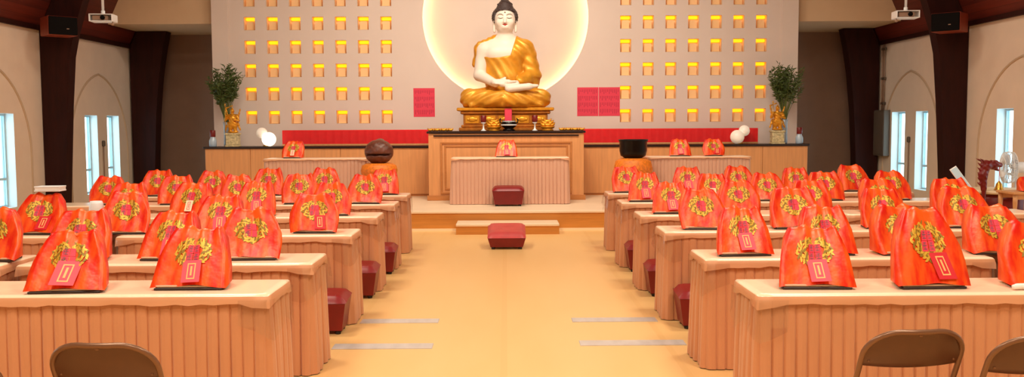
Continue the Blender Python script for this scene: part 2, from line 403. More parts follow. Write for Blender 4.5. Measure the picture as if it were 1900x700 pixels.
# altar wall: grid of niche openings and a round lit recess
NX = [-5.00+.4437*i for i in range(7)]; NXR = [2.353+.4437*i for i in range(7)]
NZ = [1.812+.4565*j for j in range(6)]; nw, nh = .108, .128
holes = [(x-nw, x+nw, z-nh, z+nh) for x in NX+NXR for z in NZ]
AX = 5.735; mb = MB()
pan = (-1.95, 1.95, 1.93, 5.62)
mpA = lambda u, z: (u, YA, z)
grid_wall(mb, [-AX, AX], [0, 8.0], holes+[pan], mpA, None)
DC = (0.0, 3.75); DR = 1.625; K = 96
ring = []; rect = []
for k in range(K):
    a = 2*math.pi*k/K; c, s_ = math.cos(a), math.sin(a)
    ring.append((DC[0]+DR*c, YA, DC[1]+DR*s_))
    ts = []
    if abs(c) > 1e-6: ts.append(((pan[1] if c > 0 else pan[0])-DC[0])/c)
    if abs(s_) > 1e-6: ts.append(((pan[3] if s_ > 0 else pan[2])-DC[1])/s_)
    t = min(ts); rect.append((DC[0]+t*c, YA, DC[1]+t*s_))
# snap nearest samples to the panel corners
for cx_ in (pan[0], pan[1]):
    for cz_ in (pan[2], pan[3]):
        k = min(range(K), key=lambda k: (rect[k][0]-cx_)**2+(rect[k][2]-cz_)**2); rect[k] = (cx_, YA, cz_)
mb.add(ring+rect, [(k, (k+1) % K, (k+1) % K+K, k+K)[::-1] for k in range(K)])
def circ(r, y): return [(DC[0]+r*math.cos(2*math.pi*k/K), y, DC[1]+r*math.sin(2*math.pi*k/K)) for k in range(K)]
ybk = YA+.17
loops = [circ(DR, YA), circ(DR, YA+.04), circ(DR+.10, YA+.04), circ(DR+.10, ybk)]
for A, B in zip(loops[:-1], loops[1:]):
    mb.add(A+B, [(k, (k+1) % K, (k+1) % K+K, k+K) for k in range(K)], 0, False)
mb.add(loops[-1], [tuple(range(K))[::-1]])
for sx in (-1, 1):       # returns and slim corner pilasters
    mb.add([(sx*AX, YA, 0), (sx*AX, YB, 0), (sx*AX, YB, 8), (sx*AX, YA, 8)], [(0, 1, 2, 3)])
    mb.box((sx*AX, YA-.03, 0), (sx*(AX-.33), YA+.001, 8.0), .006)
# back skin of the wall
mb.add([(-AX, YA+.30, 0), (AX, YA+.30, 0), (AX, YA+.30, 8), (-AX, YA+.30, 8)], [(0, 1, 2, 3)])
struct('wall_altar', mb, M['altar_wall'])
led = MB(); led.tube([(DC[0]+(DR+.06)*math.cos(2*math.pi*k/K), YA+.075, DC[1]+(DR+.06)*math.sin(2*math.pi*k/K)) for k in range(K)], .016, 6, closed=True)
tag(led.build('cove_light', M['led']), 'warm ring of light hidden behind the rim of the round altar recess', 'light')
# lit niches
ordn = ['first', 'second', 'third', 'fourth', 'fifth', 'sixth', 'seventh']
proto = None
for side, xs in (('left', NX), ('right', NXR)):
    for j, z in enumerate(NZ):
        for i, x in enumerate(xs):
            col = ordn[i]+' from left'; row = 'bottom row' if j == 0 else ('top visible row' if j == 5 else ordn[j]+' row up')
            lab = 'small lit amber wall niche %s of the round recess, %s, %s' % (side, row, col)
            gr = 'lit niches %s of the round recess' % side
            if proto is None:
                proto = thing('wall_niche', lab, 'niche', (x, YA, z), 0, gr)
                b = MB(); e = .002; a, h, d = nw-e, nh-e, .15
                b.add([(-a, 0, -h), (a, 0, -h), (a, 0, h), (-a, 0, h), (-a, d, -h), (a, d, -h), (a, d, h), (-a, d, h)], [(4, 5, 6, 7), (0, 1, 5, 4), (1, 2, 6, 5), (2, 3, 7, 6), (3, 0, 4, 7)])
                b.box((-a, d, -h), (a, d+.01, h)); b.build('niche_box', M['niche'], proto)
                l = MB(); l.box((-a+.012, .09, h-.062), (a-.012, .145, h-.006), .012); l.build('niche_lamp', M['niche_lamp'], proto)
                t = MB(); t.box((-.084, .04, -h+.001), (.084, .12, -h+.012), .003); t.prism([(-.074, -h+.012), (.074, -h+.012), (.074, .03), (.06, .045), (-.06, .045), (-.074, .03)], .07, .09)
                t.build('tablet', M['plaque'], proto)
            else: dup(proto, (x, YA, z), 0, lab, gr)
# stage, step
mb = MB(); mb.box((-5.9, 14.2, 0), (5.9, 20.45, .272), 0, 1); mb.box((-5.9, 14.17, .272), (5.9, 20.45, .31), .006, 0)
mb.box((-5.9, 14.185, 0), (5.9, 14.2, .035), 0, 2)
struct('stage_platform', mb, [M['stage_top'], M['stage_face'], M['cream_top']])
mb = MB(); mb.box((-.76, 13.68, 0), (.79, 14.18, .125), 0, 1); mb.box((-.76, 13.65, .125), (.79, 14.18, .162), .006, 0)
struct('altar_step', mb, [M['stage_top'], M['stage_face']])

# ------------------------------------------------------------------ timber arches and end posts
def arch_half(sx, y, label):
    inner = [(7.68, 0), (7.63, .8), (7.56, 2.0), (7.49, 2.85), (7.40, 3.27), (7.22, 3.84), (6.85, 4.6), (6.2, 5.6), (5.2, 6.8), (3.9, 7.8), (2.0, 8.75), (0, 9.45)]
    outer = [(0, 9.86), (4.38, 8.16), (6.82, 5.77), (7.9, 3.5), (7.99, 3.3), (7.99, 0)]
    mb = MB(); mb.prism([(sx*x, z) for x, z in inner+outer], y, y+.24)
    return tag(mb.build('timber_arch', M['timber']), label, 'arch', 'dark timber wall posts and arches')
arch_half(-1, 15.9, 'dark laminated timber arch rising along the left wall behind the black speaker')
arch_half(1, 15.9, 'dark laminated timber arch rising along the right wall behind the black speaker')
def end_post(sx, label):
    poly = [(7.52, 0), (7.49, 1.0), (7.44, 1.9), (7.36, 2.7), (7.26, 3.3), (7.18, 3.65), (7.80, 3.65), (7.96, 3.3), (7.96, 0)]
    mb = MB(); mb.prism([(sx*x, z) for x, z in poly], 19.6, 19.9)
    tag(mb.build('timber_post', M['timber']), label, 'post', 'dark timber wall posts and arches')
end_post(-1, 'dark flared timber post at the far end of left wall, under the soffit')
end_post(1, 'dark flared timber post at the far end of right wall, beside the electrical box')

# ================================================================== ALTAR FURNITURE
def counter(x0, x1, label):
    t = thing('altar_counter', label, 'counter', ((x0+x1)/2, 17.2, .31), 0, 'oak counters along the altar wall'); L = (x1-x0)/2
    b = MB(); b.box((-L+.02, .02, 0), (L-.02, .6, .91)); b.build('carcass', M['oak_line'], t)
    n = 5; wd = (2*L-.02)/n
    for i in range(n):
        p = MB(); p.box((-L+.01+i*wd+.003, 0, .04), (-L+.01+(i+1)*wd-.003, .02, .905), .003); p.build('front_panel', M['oak'], t)
    k = MB(); k.box((-L-.02, -.03, .91), (L+.02, .62, .948), .006); k.build('countertop', M['black_top'], t)
    return t
counter(-5.65, -1.41, 'oak panelled counter with black top left of the main altar')
counter(1.42, 5.68, 'oak panelled counter with black top right of the main altar')
def riser(x0, x1, label):
    t = thing('cloth_riser', label, 'riser', ((x0+x1)/2, 17.545, 1.258), 0, 'red risers on the counters'); L = (x1-x0)/2
    b = MB(); b.box((-L, 0, 0), (L, .26, .035), .005); b.build('base_board', M['tan_wood'], t)
    b = MB(); n = int(L*2/.05); pts = []
    for i in range(n+1):
        x = -L+.005+i*(2*L-.01)/n; y = .006+.003*math.sin(i*2.1)
        pts += [(x, y, .036), (x, y, .285), (x, .02, .30), (x, .25, .30), (x, .255, .036)]
    b.add(pts, [(i*5+k, (i+1)*5+k, (i+1)*5+k+1, i*5+k+1) for i in range(n) for k in range(4)]); b.add([pts[k] for k in range(5)], [(0, 1, 2, 3, 4)]); b.add([pts[n*5+k] for k in range(5)], [(4, 3, 2, 1, 0)])
    b.build('red_cloth', M['red_cloth'], t)
riser(-4.28, -1.46, 'long low riser draped in bright red cloth on the left counter')
riser(1.46, 4.83, 'long low riser draped in bright red cloth on the right counter')
# main altar
t = thing('main_altar', 'large oak altar cabinet with black top under the white and gold Buddha', 'altar', (0, 16.15, .31))
b = MB(); b.box((-1.37, .03, 0), (1.37, 1.0, 1.18)); b.build('cabinet', M['oak'], t)
b = MB(); b.box((-1.40, 0, 1.185), (1.40, 1.03, 1.225), .008); b.build('black_top', M['black_top'], t)
b = MB(); b.box((-1.28, .005, 1.13), (1.28, .03, 1.155), .004); b.build('dark_moulding', M['black_top'], t)
b = MB()
for a, zt, dp in ((1.16, 1.035, .0), (1.09, .975, .008)):
    for (p, q) in (((-a, .008+dp, zt-.03), (a, .03, zt)), ((-a, .008+dp, .12+(1.16-a)), (a, .03, .15+(1.16-a))), ((-a, .008+dp, .15+(1.16-a)), (-a+.03, .03, zt-.03)), ((a-.03, .008+dp, .15+(1.16-a)), (a, .03, zt-.03))): b.box(p, q, .004)
b.build('panel_frame', M['oak_line'], t)
b = MB(); b.box((-1.40, .01, 0), (1.40, .03, .09), .004); b.build('plinth', M['oak_line'], t)
ALT = .31+1.225
# lotus pedestal under the statue
t = thing('statue_pedestal', 'carved antique gold pedestal standing on the altar beneath the Buddha', 'pedestal', (-.01, 17.0, ALT))
def slab(z0, z1, hw, hd, bev, mm, nm): b = MB(); b.box((-hw, -hd, z0), (hw, min(hd, .30), z1), bev); return b.build(nm, mm, t)
# keep the pedestal on the altar: half depth in front of the wall
slab(0, .06, .84, .50, .01, M['bronze_gold'], 'base'); slab(.06, .11, .80, .47, .015, M['bronze_gold'], 'base_step')
slab(.11, .30, .76, .44, .01, M['bronze_gold'], 'waist'); slab(.30, .36, .81, .47, .015, M['bronze_gold'], 'top_step'); slab(.36, .418, .875, .50, .012, M['gold'], 'top_slab')
for k in range(5):
    b = MB(); x = -.6+k*.3; b.box((x-.125, -.452, .135), (x+.125, -.44, .275), .005); b.ball((x, -.452, .205), (.075, .012, .045), 12); b.ball((x-.07, -.45, .205), (.03, .01, .03), 8); b.ball((x+.07, -.45, .205), (.03, .01, .03), 8)
    b.build('carved_panel', M['gold'], t)
# --- the seated statue
SZ = ALT+.418
st = thing('buddha_statue', 'seated white Buddha statue in gold robe before the round lit recess', 'statue', (-.01, 16.98, SZ))
def skin(P):
    x, y, z = P
    neck = cap(P, (0, .03, 1.10), (0, -.02, 1.42), .135, .115)
    head = uni(.06, ell(P, (0, -.02, 1.60), (.195, .215, .235)), ell(P, (0, -.07, 1.47), (.145, .15, .13)))
    nose = cap(P, (0, -.225, 1.64), (0, -.262, 1.545), .014, .026)
    nose = uni(.02, nose, ell(P, (-.024, -.235, 1.543), (.018, .02, .016)), ell(P, (.024, -.235, 1.543), (.018, .02, .016)))
    head = smin(head, nose, .03)
    for s in (-1, 1):
        head = smin(head, ell(P, (s*.078, -.178, 1.632), (.055, .035, .026)), .02)      # lowered lids
        head = smin(head, ell(P, (s*.09, -.165, 1.55), (.07, .05, .06)), .05)           # cheeks
        head = smin(head, cap(P, (s*.03, -.222, 1.69), (s*.12, -.165, 1.695), .014, .01), .02)
        ear = uni(.02, ell(P, (s*.20, .0, 1.60), (.022, .05, .075)), cap(P, (s*.203, .0, 1.54), (s*.195, -.02, 1.40), .022, .026))
        head = smin(head, ear, .02)
    head = smin(head, ell(P, (0, -.20, 1.46), (.06, .04, .035)), .03)                   # chin
    chest = uni(.10, ell(P, (0, 0, .93), (.40, .235, .33)), ell(P, (-.17, -.10, 1.0), (.17, .13, .13)), ell(P, (.17, -.10, 1.0), (.17, .13, .13)), cap(P, (-.37, .02, 1.06), (.37, .02, 1.06), .135, .135), cap(P, (0, .03, 1.27), (-.33, .03, 1.10), .11, .12), cap(P, (0, .03, 1.27), (.33, .03, 1.10), .11, .12), ell(P, (0, 0, .5), (.33, .25, .40)))
    arm = uni(.03, cap(P, (-.40, .02, 1.04), (-.475, -.04, .60), .135, .105), cap(P, (-.475, -.04, .60), (-.17, -.43, .43), .105, .07))
    # hands laid palm up one in the other
    def hand(s, zz, yy):
        h = cap(P, (s*.20, yy, zz), (-s*.06, yy-.05, zz-.005), .058, .05)
        for q in range(4):
            h = smin(h, cap(P, (-s*.06, yy+.02-.035*q, zz), (-s*(.22-.02*abs(q-1)), yy+.03-.032*q, zz+.012), .023, .017), .012)
        return smin(h, cap(P, (s*.10, yy+.03, zz+.03), (0, yy-.01, zz+.075), .026, .02), .02)
    hands = smin(hand(1, .415, -.47), hand(-1, .455, -.47), .012)
    foot = uni(.03, cap(P, (.06, -.56, .335), (.42, -.545, .37), .07, .06), cap(P, (.42, -.545, .37), (.57, -.52, .385), .05, .028))
    return uni(.06, smin(neck, chest, .08), head) if False else smin(smin(smin(smin(smin(neck, chest, .10), head, .045), arm, .08), hands, .02), foot, .02)
b = sculpt(skin, (-.66, -.70, .2), (.66, .36, 1.92), .0135); b.build('body', M['skin_white'], st)
def robe(P):
    x, y, z = P
    torso = uni(.10, ell(P, (0, 0, .93), (.40, .235, .33)), ell(P, (.17, -.10, 1.0), (.17, .13, .13)), cap(P, (-.37, .02, 1.06), (.37, .02, 1.06), .135, .135), cap(P, (0, .03, 1.27), (-.33, .03, 1.10), .11, .12), cap(P, (0, .03, 1.27), (.33, .03, 1.10), .11, .12), ell(P, (0, 0, .5), (.34, .26, .42)))
    torso = torso-.026
    dg = x-.10-.30*(z-.95)                      # open chest edge running up to the neck
    front = np.maximum(.93+.02*np.sin(x*9)-z, dg)      # below the chest line, or left shoulder
    back = np.minimum(y-.07, 1.30-z)
    reg = np.maximum(front, back)
    fold = .007*np.sin(52*(x*.72+z*.70)+3*np.sin(z*5))*np.clip((reg+.02)*12, 0, 1)
    lay = smax(torso+fold, -reg, .014)
    larm = uni(.05, cap(P, (.385, .02, 1.04), (.49, -.03, .60), .175, .165), cap(P, (.49, -.03, .58), (.26, -.36, .46), .155, .10), cap(P, (.52, -.02, .6), (.50, -.10, .36), .12, .10))
    larm = larm+.008*np.sin(46*(z*.8+x*.45-y*.3))
    rsh = smax(uni(.04, cap(P, (-.13, .06, 1.25), (-.40, .05, 1.06), .12, .175), cap(P, (-.40, .05, 1.06), (-.565, .04, .80), .175, .05))+.006*np.sin(60*(x+z*.3)), -(y+.06), .02)
    rsh = smax(rsh, z-1.36, .03)
    kn = []
    for s in (-1, 1):
        kn.append(uni(.08, cap(P, (s*.20, 0, .20), (s*.64, -.27, .165), .21, .165), cap(P, (s*.64, -.27, .165), (s*.05, -.50, .17), .165, .13)))
    legs = uni(.08, kn[0], kn[1], ell(P, (0, -.42, .10), (.55, .17, .11)), ell(P, (0, .05, .18), (.45, .27, .2)))
    legs = smin(legs, cap(P, (-.62, -.42, .055), (.62, -.42, .055), .055, .055), .05)
    legs = legs+.009*np.sin(38*(np.abs(x+.05)*.55+z*1.1+y*.35)+2.0*np.sin(x*4))
    legs = smax(legs, .004-z, .01)
    return smin(smin(smin(smin(lay, larm, .03), legs, .04), rsh, .02), lay, .01)
b = sculpt(robe, (-.90, -.72, -.02), (.90, .40, 1.36), .0145); b.build('robe', M['gold_robe'], st)
def hairf(P):
    x, y, z = P
    c = ell(P, (0, .02, 1.66), (.228, .24, .205)); u = ell(P, (0, .02, 1.835), (.135, .14, .15))
    h = smin(c, u, .09)
    face = np.maximum(np.maximum(y+.10-.25*np.abs(x)*0, z-(1.775-1.1*x*x)), -1)
    side = np.maximum(np.abs(x)-.165, y+.075)
    return smax(smax(h, -np.maximum(y+.085, z-(1.762-.7*x*x)), .012), 1.545-z+.9*np.clip(-y, 0, .2)*0, .01)
b = sculpt(hairf, (-.27, -.26, 1.5), (.27, .30, 2.0), .012)
rng = random.Random(3)
for k in range(230):            # snail curls
    zt = 1-2*(k+.5)/230; an = k*2.39996; q = math.sqrt(1-zt*zt)
    for (c, r) in (((0, .02, 1.66), (.228, .24, .205)), ((0, .02, 1.835), (.135, .14, .15))):
        if r[0] < .2 and k % 4: continue
        px, py, pz = c[0]+r[0]*q*math.cos(an), c[1]+r[1]*q*math.sin(an), c[2]+r[2]*zt
        if pz < 1.56 or (py < -.09 and pz < 1.775-.7*px*px) or (r[0] > .2 and pz > 1.82): continue
        b.ball((px, py, pz), .021, 6)
b.build('hair', M['hair'], st)
b = MB(); b.tube([(-.05, -.222, 1.502), (-.02, -.236, 1.508), (0, -.238, 1.504), (.02, -.236, 1.508), (.05, -.222, 1.502)], [.004, .011, .012, .011, .004], 8); b.tube([(-.032, -.226, 1.494), (0, -.237, 1.49), (.032, -.226, 1.494)], [.004, .012, .004], 8); b.build('lips', M['lips'], st)
def on_face(x, z, out=.002):      # point on the sculpted face
    ys = np.linspace(-.36, -.05, 311).astype('f4'); d = skin((np.full(311, x, 'f4'), ys, np.full(311, z, 'f4')))
    return (x, float(ys[int(np.argmax(d < 0))])-out, z)
b = MB()
for s in (-1, 1):
    b.tube([on_face(s*x, z) for x, z in ((.032, 1.628), (.055, 1.616), (.085, 1.613), (.125, 1.624))], [.004, .007, .008, .004], 6)
    b.tube([on_face(s*x, z) for x, z in ((.030, 1.668), (.06, 1.690), (.10, 1.694), (.14, 1.672))], [.004, .006, .006, .003], 6)
p = on_face(0, 1.722); b.ball(p, (.015, .01, .016), 10)
b.build('face_lines', M['brow'], st)
# --- offerings on the altar
def candle(x, label):
    t = thing('candle_holder', label, 'candle', (x, 16.28, ALT), 0, 'candles on the altar')
    b = MB(); b.lathe([(.045, 0), (.05, .008), (.02, .03), (.013, .06), (.013, .12), (.04, .14), (.045, .15)], 16); b.build('stem_base', M['white_plastic'], t)
    b = MB(); b.lathe([(.038, .15), (.05, .17), (.052, .27), (.046, .275), (.02, .272)], 16); b.build('red_glass', M['darkred_wood'], t)
candle(-.40, 'dark red candle glass on a pale stem left of the incense burner')
candle(.51, 'dark red candle glass on a pale stem right of the incense burner')
def lotus(x, label):
    t = thing('gold_offering_bowl', label, 'offering', (x, 16.33, ALT), 0, 'gold offerings on the altar')
    b = MB(); b.lathe([(.10, 0), (.11, .015), (.08, .03), (.115, .05), (.13, .075), (.125, .08), (.0, .07)], 20); b.build('dish', M['gold'], t)
    b = MB()
    for (dx, dy, dz) in ((-.06, 0, .10), (.06, 0, .10), (0, -.03, .10), (0, .05, .11), (-.04, .03, .14), (.04, .03, .14), (0, .02, .165)):
        b.add(*boat(dx, dy, dz), 0, True)
    b.build('ingots', M['gold'], t)
def boat(cx, cy, cz, s=.075):
    """a small boat-shaped gold ingot: flat oval hull with raised tips and a round boss"""
    vs = []; fs = []; n = 14; lv = [(.55, -.4), (.85, -.1), (1.0, .25), (.78, .22), (.4, .38), (.02, .5)]
    for (r, z) in lv:
        for k in range(n):
            a = 2*math.pi*k/n; c = math.cos(a)
            vs.append((cx+s*r*c, cy+s*.55*r*math.sin(a), cz+s*(z+(.45*c*c*c*c if r > .5 else 0)*(1 if z > 0 else .2))))
    for i in range(len(lv)-1):
        for k in range(n): fs.append((i*n+k, i*n+(k+1) % n, (i+1)*n+(k+1) % n, (i+1)*n+k))
    fs.append(tuple(range(n))[::-1]); return vs, fs
lotus(-.215, 'dish heaped with gold ingots left of the incense burner on the altar')
lotus(.74, 'dish heaped with gold ingots right of the incense burner on the altar')
t = thing('incense_burner', 'black and silver incense burner at the middle front of the altar', 'incense burner', (.05, 16.25, ALT))
b = MB(); b.lathe([(.10, 0), (.11, .02), (.07, .04), (.10, .06), (.14, .10), (.13, .15), (.11, .165), (.12, .18), (.02, .175)], 24); b.build('bowl', M['bowl'], t)
b = MB(); b.lathe([(.139, .095), (.146, .105), (.139, .115)], 24); b.lathe([(.115, .16), (.124, .168), (.115, .176)], 24); b.build('silver_band', M['white_plastic'], t)
for s in (-1, 1):
    b = MB(); b.tube([(s*.12, 0, .14), (s*.155, 0, .15), (s*.16, 0, .20), (s*.135, 0, .22)], .012, 8); b.build('handle', M['bowl'], t)
t = thing('name_tablet', 'upright pink and red tablet behind the incense burner on the altar', 'tablet', (.04, 16.46, ALT))
b = MB(); b.box((-.09, -.03, 0), (.09, .03, .04), .006); b.build('tablet_base', M['darkred_wood'], t)
b = MB(); b.box((-.065, -.012, .04), (.065, .012, .40), .01); b.build('tablet_board', M['note'], t)
k = 0
for side, x0 in (('left', -1.34), ('right', .98)):
    for i in range(7):
        b = MB(); b.add(*boat(0, 0, .022, .052), 0, True)
        tag(b.build('gold_ingot', M['gold'], None, (x0+i*.062*1.0 if False else x0+i*.06, 16.22+.04*(i % 2), ALT)), 'tiny gold ingot in the row on the %s end of the altar, %s from left' % (side, ordn[i]), 'ingot', 'gold ingots lined up on the altar')
# --- notes on the wall
def note(x0, x1, label):
    t = thing('wall_notice', label, 'notice', ((x0+x1)/2, YA-.0015, 2.088), 0, 'pink paper notices on the altar wall'); a = (x1-x0)/2
    b = MB(); b.box((-a, -.003, -.281), (a, 0, .281)); r = random.Random(int(x0*100))
    for row in range(4):
        for c in range(11):
            x = -a+.035+c*(2*a-.07)/10; z = .24-row*.128; n = int(r.uniform(3, 6)); vs = []
            for q in range(n*2): vs += [(x-(.007 if q % 2 else .003), -.0042, z-.010*q), (x+(.007 if q % 2 == 0 else .003), -.0042, z-.010*q)]
            b.add(vs, [(2*q, 2*q+1, 2*q+3, 2*q+2) for q in range(2*n-1)], 1)
    b.build('printed_sheet', [M['note'], M['note_ink']], t)
note(-1.816, -1.399, 'pink-red paper sheet of printed columns on altar wall, left of the statue')
note(1.403, 1.818, 'pink-red paper sheet of printed columns right of the statue, nearer one of the pair')
note(1.826, 2.242, 'pink-red paper sheet of printed columns right of the statue, beside the lit niches')
# --- counter ornaments: plants, guardians, jars, lamps
CT = 1.258
def plant(x, sx, side):
    t = thing('bamboo_vase', 'tall vase of feathery green bamboo at the %s end of the counter' % side, 'plant', (x, 17.56, CT), 0, 'bamboo vases on the counters')
    b = MB(); b.lathe([(.055, 0), (.062, .02), (.055, .2), (.06, .40), (.07, .46), (.064, .462), (.052, .40), (.0, .39)], 20); b.build('glass_vase', M['vase'], t)
    r = random.Random(11 if sx < 0 else 23); s = MB(); l = MB()
    for k in range(44):
        a = r.uniform(0, 6.283); q = math.sqrt(r.random()); bx, by = .34*q*math.cos(a)+.0, .15*q*math.sin(a); h = r.uniform(1.12, 1.50)-.14*q
        pts = [(.03*q*math.cos(a), .03*q*math.sin(a), .40)]+[(.03*q*math.cos(a)+bx*(u**1.5), by*(u**1.4), .40+(h-.34)*u) for u in (.25, .5, .75, 1.0)]
        s.tube(pts, [.006, .006, .005, .004, .003], 5)
        for j in range(38):
            u = r.uniform(.52, 1.02); px, py, pz = .03*q*math.cos(a)+bx*u**1.5, by*u**1.4, .40+(h-.34)*u
            an = r.uniform(0, 6.283); ln = r.uniform(.06, .13); el = r.uniform(-.1, 1.0); d = Vector((math.cos(an)*math.cos(el), math.sin(an)*math.cos(el), math.sin(el)))
            n = d.cross(Vector((r.uniform(-1, 1), r.uniform(-1, 1), .3))).normalized()*.012; p = Vector((px, py, pz)); e = p+d*ln; md = p+d*ln*.45+Vector((0, 0, .008))
            l.add([p, md+n, e, md-n], [(0, 1, 2), (0, 2, 3)])
    s.build('stems', M['stem'], t); l.build('foliage', M['leaf'], t)
plant(-5.33, -1, 'left'); plant(5.33, 1, 'right')
def guardian(x, side):
    t = thing('guardian_statuette', 'small gold guardian statuette on a speckled stone plinth, %s counter end' % side, 'statuette', (x, 17.27, CT), 0, 'guardian statuettes on the counters')
    b = MB(); b.box((-.13, -.09, 0), (.13, .09, .03), .006); b.box((-.115, -.08, .03), (.115, .08, .22), .008); b.box((-.13, -.09, .22), (.13, .09, .255), .006); b.build('plinth', M['plinth'], t)
    def g(P):
        x, y, z = P
        legs = uni(.02, cap(P, (-.04, 0, .28), (-.05, -.01, .42), .032, .042), cap(P, (.05, -.01, .28), (.045, -.01, .42), .032, .042))
        rob = uni(.03, ell(P, (0, 0, .42), (.085, .06, .08)), ell(P, (0, -.005, .52), (.07, .055, .085)), cap(P, (-.08, 0, .575), (.08, 0, .575), .036, .036))
        hd = uni(.015, ell(P, (0, -.01, .665), (.037, .04, .046)), cap(P, (0, 0, .70), (0, .0, .735), .025, .008), cap(P, (0, 0, .6), (0, 0, .65), .022, .022))
        arms = uni(.015, cap(P, (-.085, 0, .575), (-.125, -.03, .50), .03, .024), cap(P, (-.125, -.03, .50), (-.10, -.08, .58), .022, .018), cap(P, (.085, 0, .575), (.12, -.04, .49), .03, .024), cap(P, (.12, -.04, .49), (.04, -.075, .50), .022, .018))
        sash = uni(.02, cap(P, (-.10, .03, .56), (-.13, .03, .72), .018, .012), cap(P, (.10, .03, .56), (.14, .03, .70), .018, .012), cap(P, (-.13, .03, .72), (0, .04, .77), .012, .01), cap(P, (-.09, .02, .45), (-.14, .0, .31), .022, .014), cap(P, (.09, .02, .45), (.14, .0, .31), .022, .014))
        return uni(.02, legs, rob, hd, arms, sash, ell(P, (0, 0, .272), (.11, .07, .018)))+.003*np.sin(90*z+40*x)
    b = sculpt(g, (-.18, -.12, .25), (.18, .10, .80), .009); b.build('figure', M['gold'], t)
    b = MB(); b.tube([(-.11, -.09, .27), (-.11, -.085, .78)], .007, 6); b.ball((-.11, -.085, .78), (.014, .014, .03), 8); b.build('staff', M['brass'], t)
guardian(-5.13, 'left'); guardian(5.11, 'right')
def jar(x, side):
    t = thing('oil_lamp_jar', 'white glass jar with dark red cap at the outer %s counter end' % side, 'jar', (x, 17.30, CT), 0, 'capped jars on the counters')
    b = MB(); b.lathe([(.06, 0), (.068, .01), (.07, .11), (.055, .15), (.045, .17), (.045, .19)], 18); b.build('glass_body', M['vase'], t)
    b = MB(); b.lathe([(.05, .185), (.052, .19), (.052, .30), (.046, .31), (0, .31)], 18); b.build('red_cap', M['darkred_wood'], t)
jar(-5.52, 'left'); jar(5.54, 'right')
def lamp(x, sx, label, lit):
    t = thing('globe_lamp', label, 'lamp', (x, 17.34, CT), 0, 'globe lamps on the counters')
    b = MB(); b.lathe([(.07, 0), (.075, .015), (.03, .03), (.018, .05), (.018, .12)], 16); b.tube([(0, 0, .10), (sx*.05, .03, .17), (sx*.09, .04, .19)], .012, 8); b.build('brass_base', M['brass'], t)
    b = MB(); b.ball((-sx*.05, -.02, .135), .132, 24); b.build('large_globe', M['globe'] if lit else M['globe_dim'], t)
    b = MB(); b.ball((sx*.10, .055, .25), .105, 20); b.build('small_globe', M['globe_dim'], t)
lamp(-4.52, -1, 'lamp of two round globes glowing bright white on the left counter', True)
lamp(4.42, 1, 'lamp of two round white globes on the right counter', False)
# --- wooden fish and bowl bell
def low_stand(t, r, h):
    b = MB(); b.lathe([(r*.75, 0), (r*.8, .03), (r*.55, .06), (r*.5, h*.5), (r*.62, h-.06), (r*.86, h-.04), (r*.9, h)], 24); b.build('wood_stand', M['darkred_wood'], t)
t = thing('wooden_fish', 'brown carved wooden fish drum on orange cushion at left of the altar steps', 'temple block', (-2.08, 15.0, .31))
low_stand(t, .26, .50)
b = MB(); b.lathe([(.0, .50), (.24, .50), (.29, .54), (.30, .60), (.28, .68), (.20, .72), (0, .70)], 28); b.build('cushion', M['cushion'], t)
def fish(P):
    x, y, z = P
    d = uni(.06, ell(P, (0, 0, .90), (.235, .22, .205)), ell(P, (0, .12, 1.0), (.10, .10, .12)))
    slot = rbx(P, (0, -.2, .86), (.3, .12, .014), .01)
    return smax(d, -slot, .02)+.004*np.sin(50*z)*np.sin(40*x)
b = sculpt(fish, (-.28, -.27, .66), (.28, .27, 1.16), .014); b.build('fish_block', M['fish_wood'], t)
t = thing('bowl_bell', 'black bronze bowl bell on orange cushion at right of the altar steps', 'bell', (2.08, 15.0, .31))
low_stand(t, .27, .46)
b = MB(); b.lathe([(.0, .46), (.25, .46), (.31, .50), (.32, .60), (.29, .73), (.20, .78), (0, .76)], 28); b.build('cushion', M['cushion'], t)
b = MB(); b.lathe([(.0, .775), (.14, .78), (.205, .82), (.225, .90), (.225, 1.04), (.245, 1.075), (.24, 1.085), (.212, 1.06), (.21, .90), (.13, .80), (0, .79)], 32); b.build('bronze_bowl', M['bowl'], t)

# ================================================================== TABLES
def skirt_mesh(hx, dep, top, seed, amp=.011, pitch=.062):
    """pleated skirt round a table, knife pleats with dark folds; local origin at front-left floor corner centre"""
    r = random.Random(seed); path = []; c = .03
    per = [((-hx, dep), (-hx, 0)), ((-hx, 0), (hx, 0)), ((hx, 0), (hx, dep)), ((hx, dep), (-hx, dep))]
    pts = []
    for (a, b_) in per:
        a = Vector((*a, 0)); b_ = Vector((*b_, 0)); L = (b_-a).length; d = (b_-a)/L; n = Vector((d.y, -d.x, 0)); loose = L < 1.0; k = max(3, int(L/(pitch*(1.35 if loose else 1))))
        for i in range(k):
            wq = L/k*(1+r.uniform(-.12, .12)); A = amp*r.uniform(.6, 1.5)*(1.7 if loose else 1)
            u0 = L*i/k; 
            for (fu, o) in ((.02, .0), (.13, .7), (.45, 1.0), (.77, .9), (.90, .45), (.955, -.25)):
                p = a+d*min(L, u0+fu*L/k); pts.append((p, n, A*o))
    N = len(pts); lv = [(top, .25), (top-.06, .6), (top*.6, 1.0), (top*.3, 1.12), (.006, 1.3)]
    mb = MB(); vs = []
    ph = [r.uniform(0, 6.28) for _ in range(3)]
    for (z, q) in lv:
        for i, (p, n, o) in enumerate(pts):
            sway = .006*(1-z/top)*math.sin(i*.21+ph[0])
            v = p+n*(o*q+sway+.004+.010*(1-z/top)); vs.append((v.x, v.y, z))
    mb.add(vs, [(j*N+i, j*N+(i+1) % N, (j+1)*N+(i+1) % N, (j+1)*N+i)[::-1] for j in range(len(lv)-1) for i in range(N)], 0, False)
    return mb
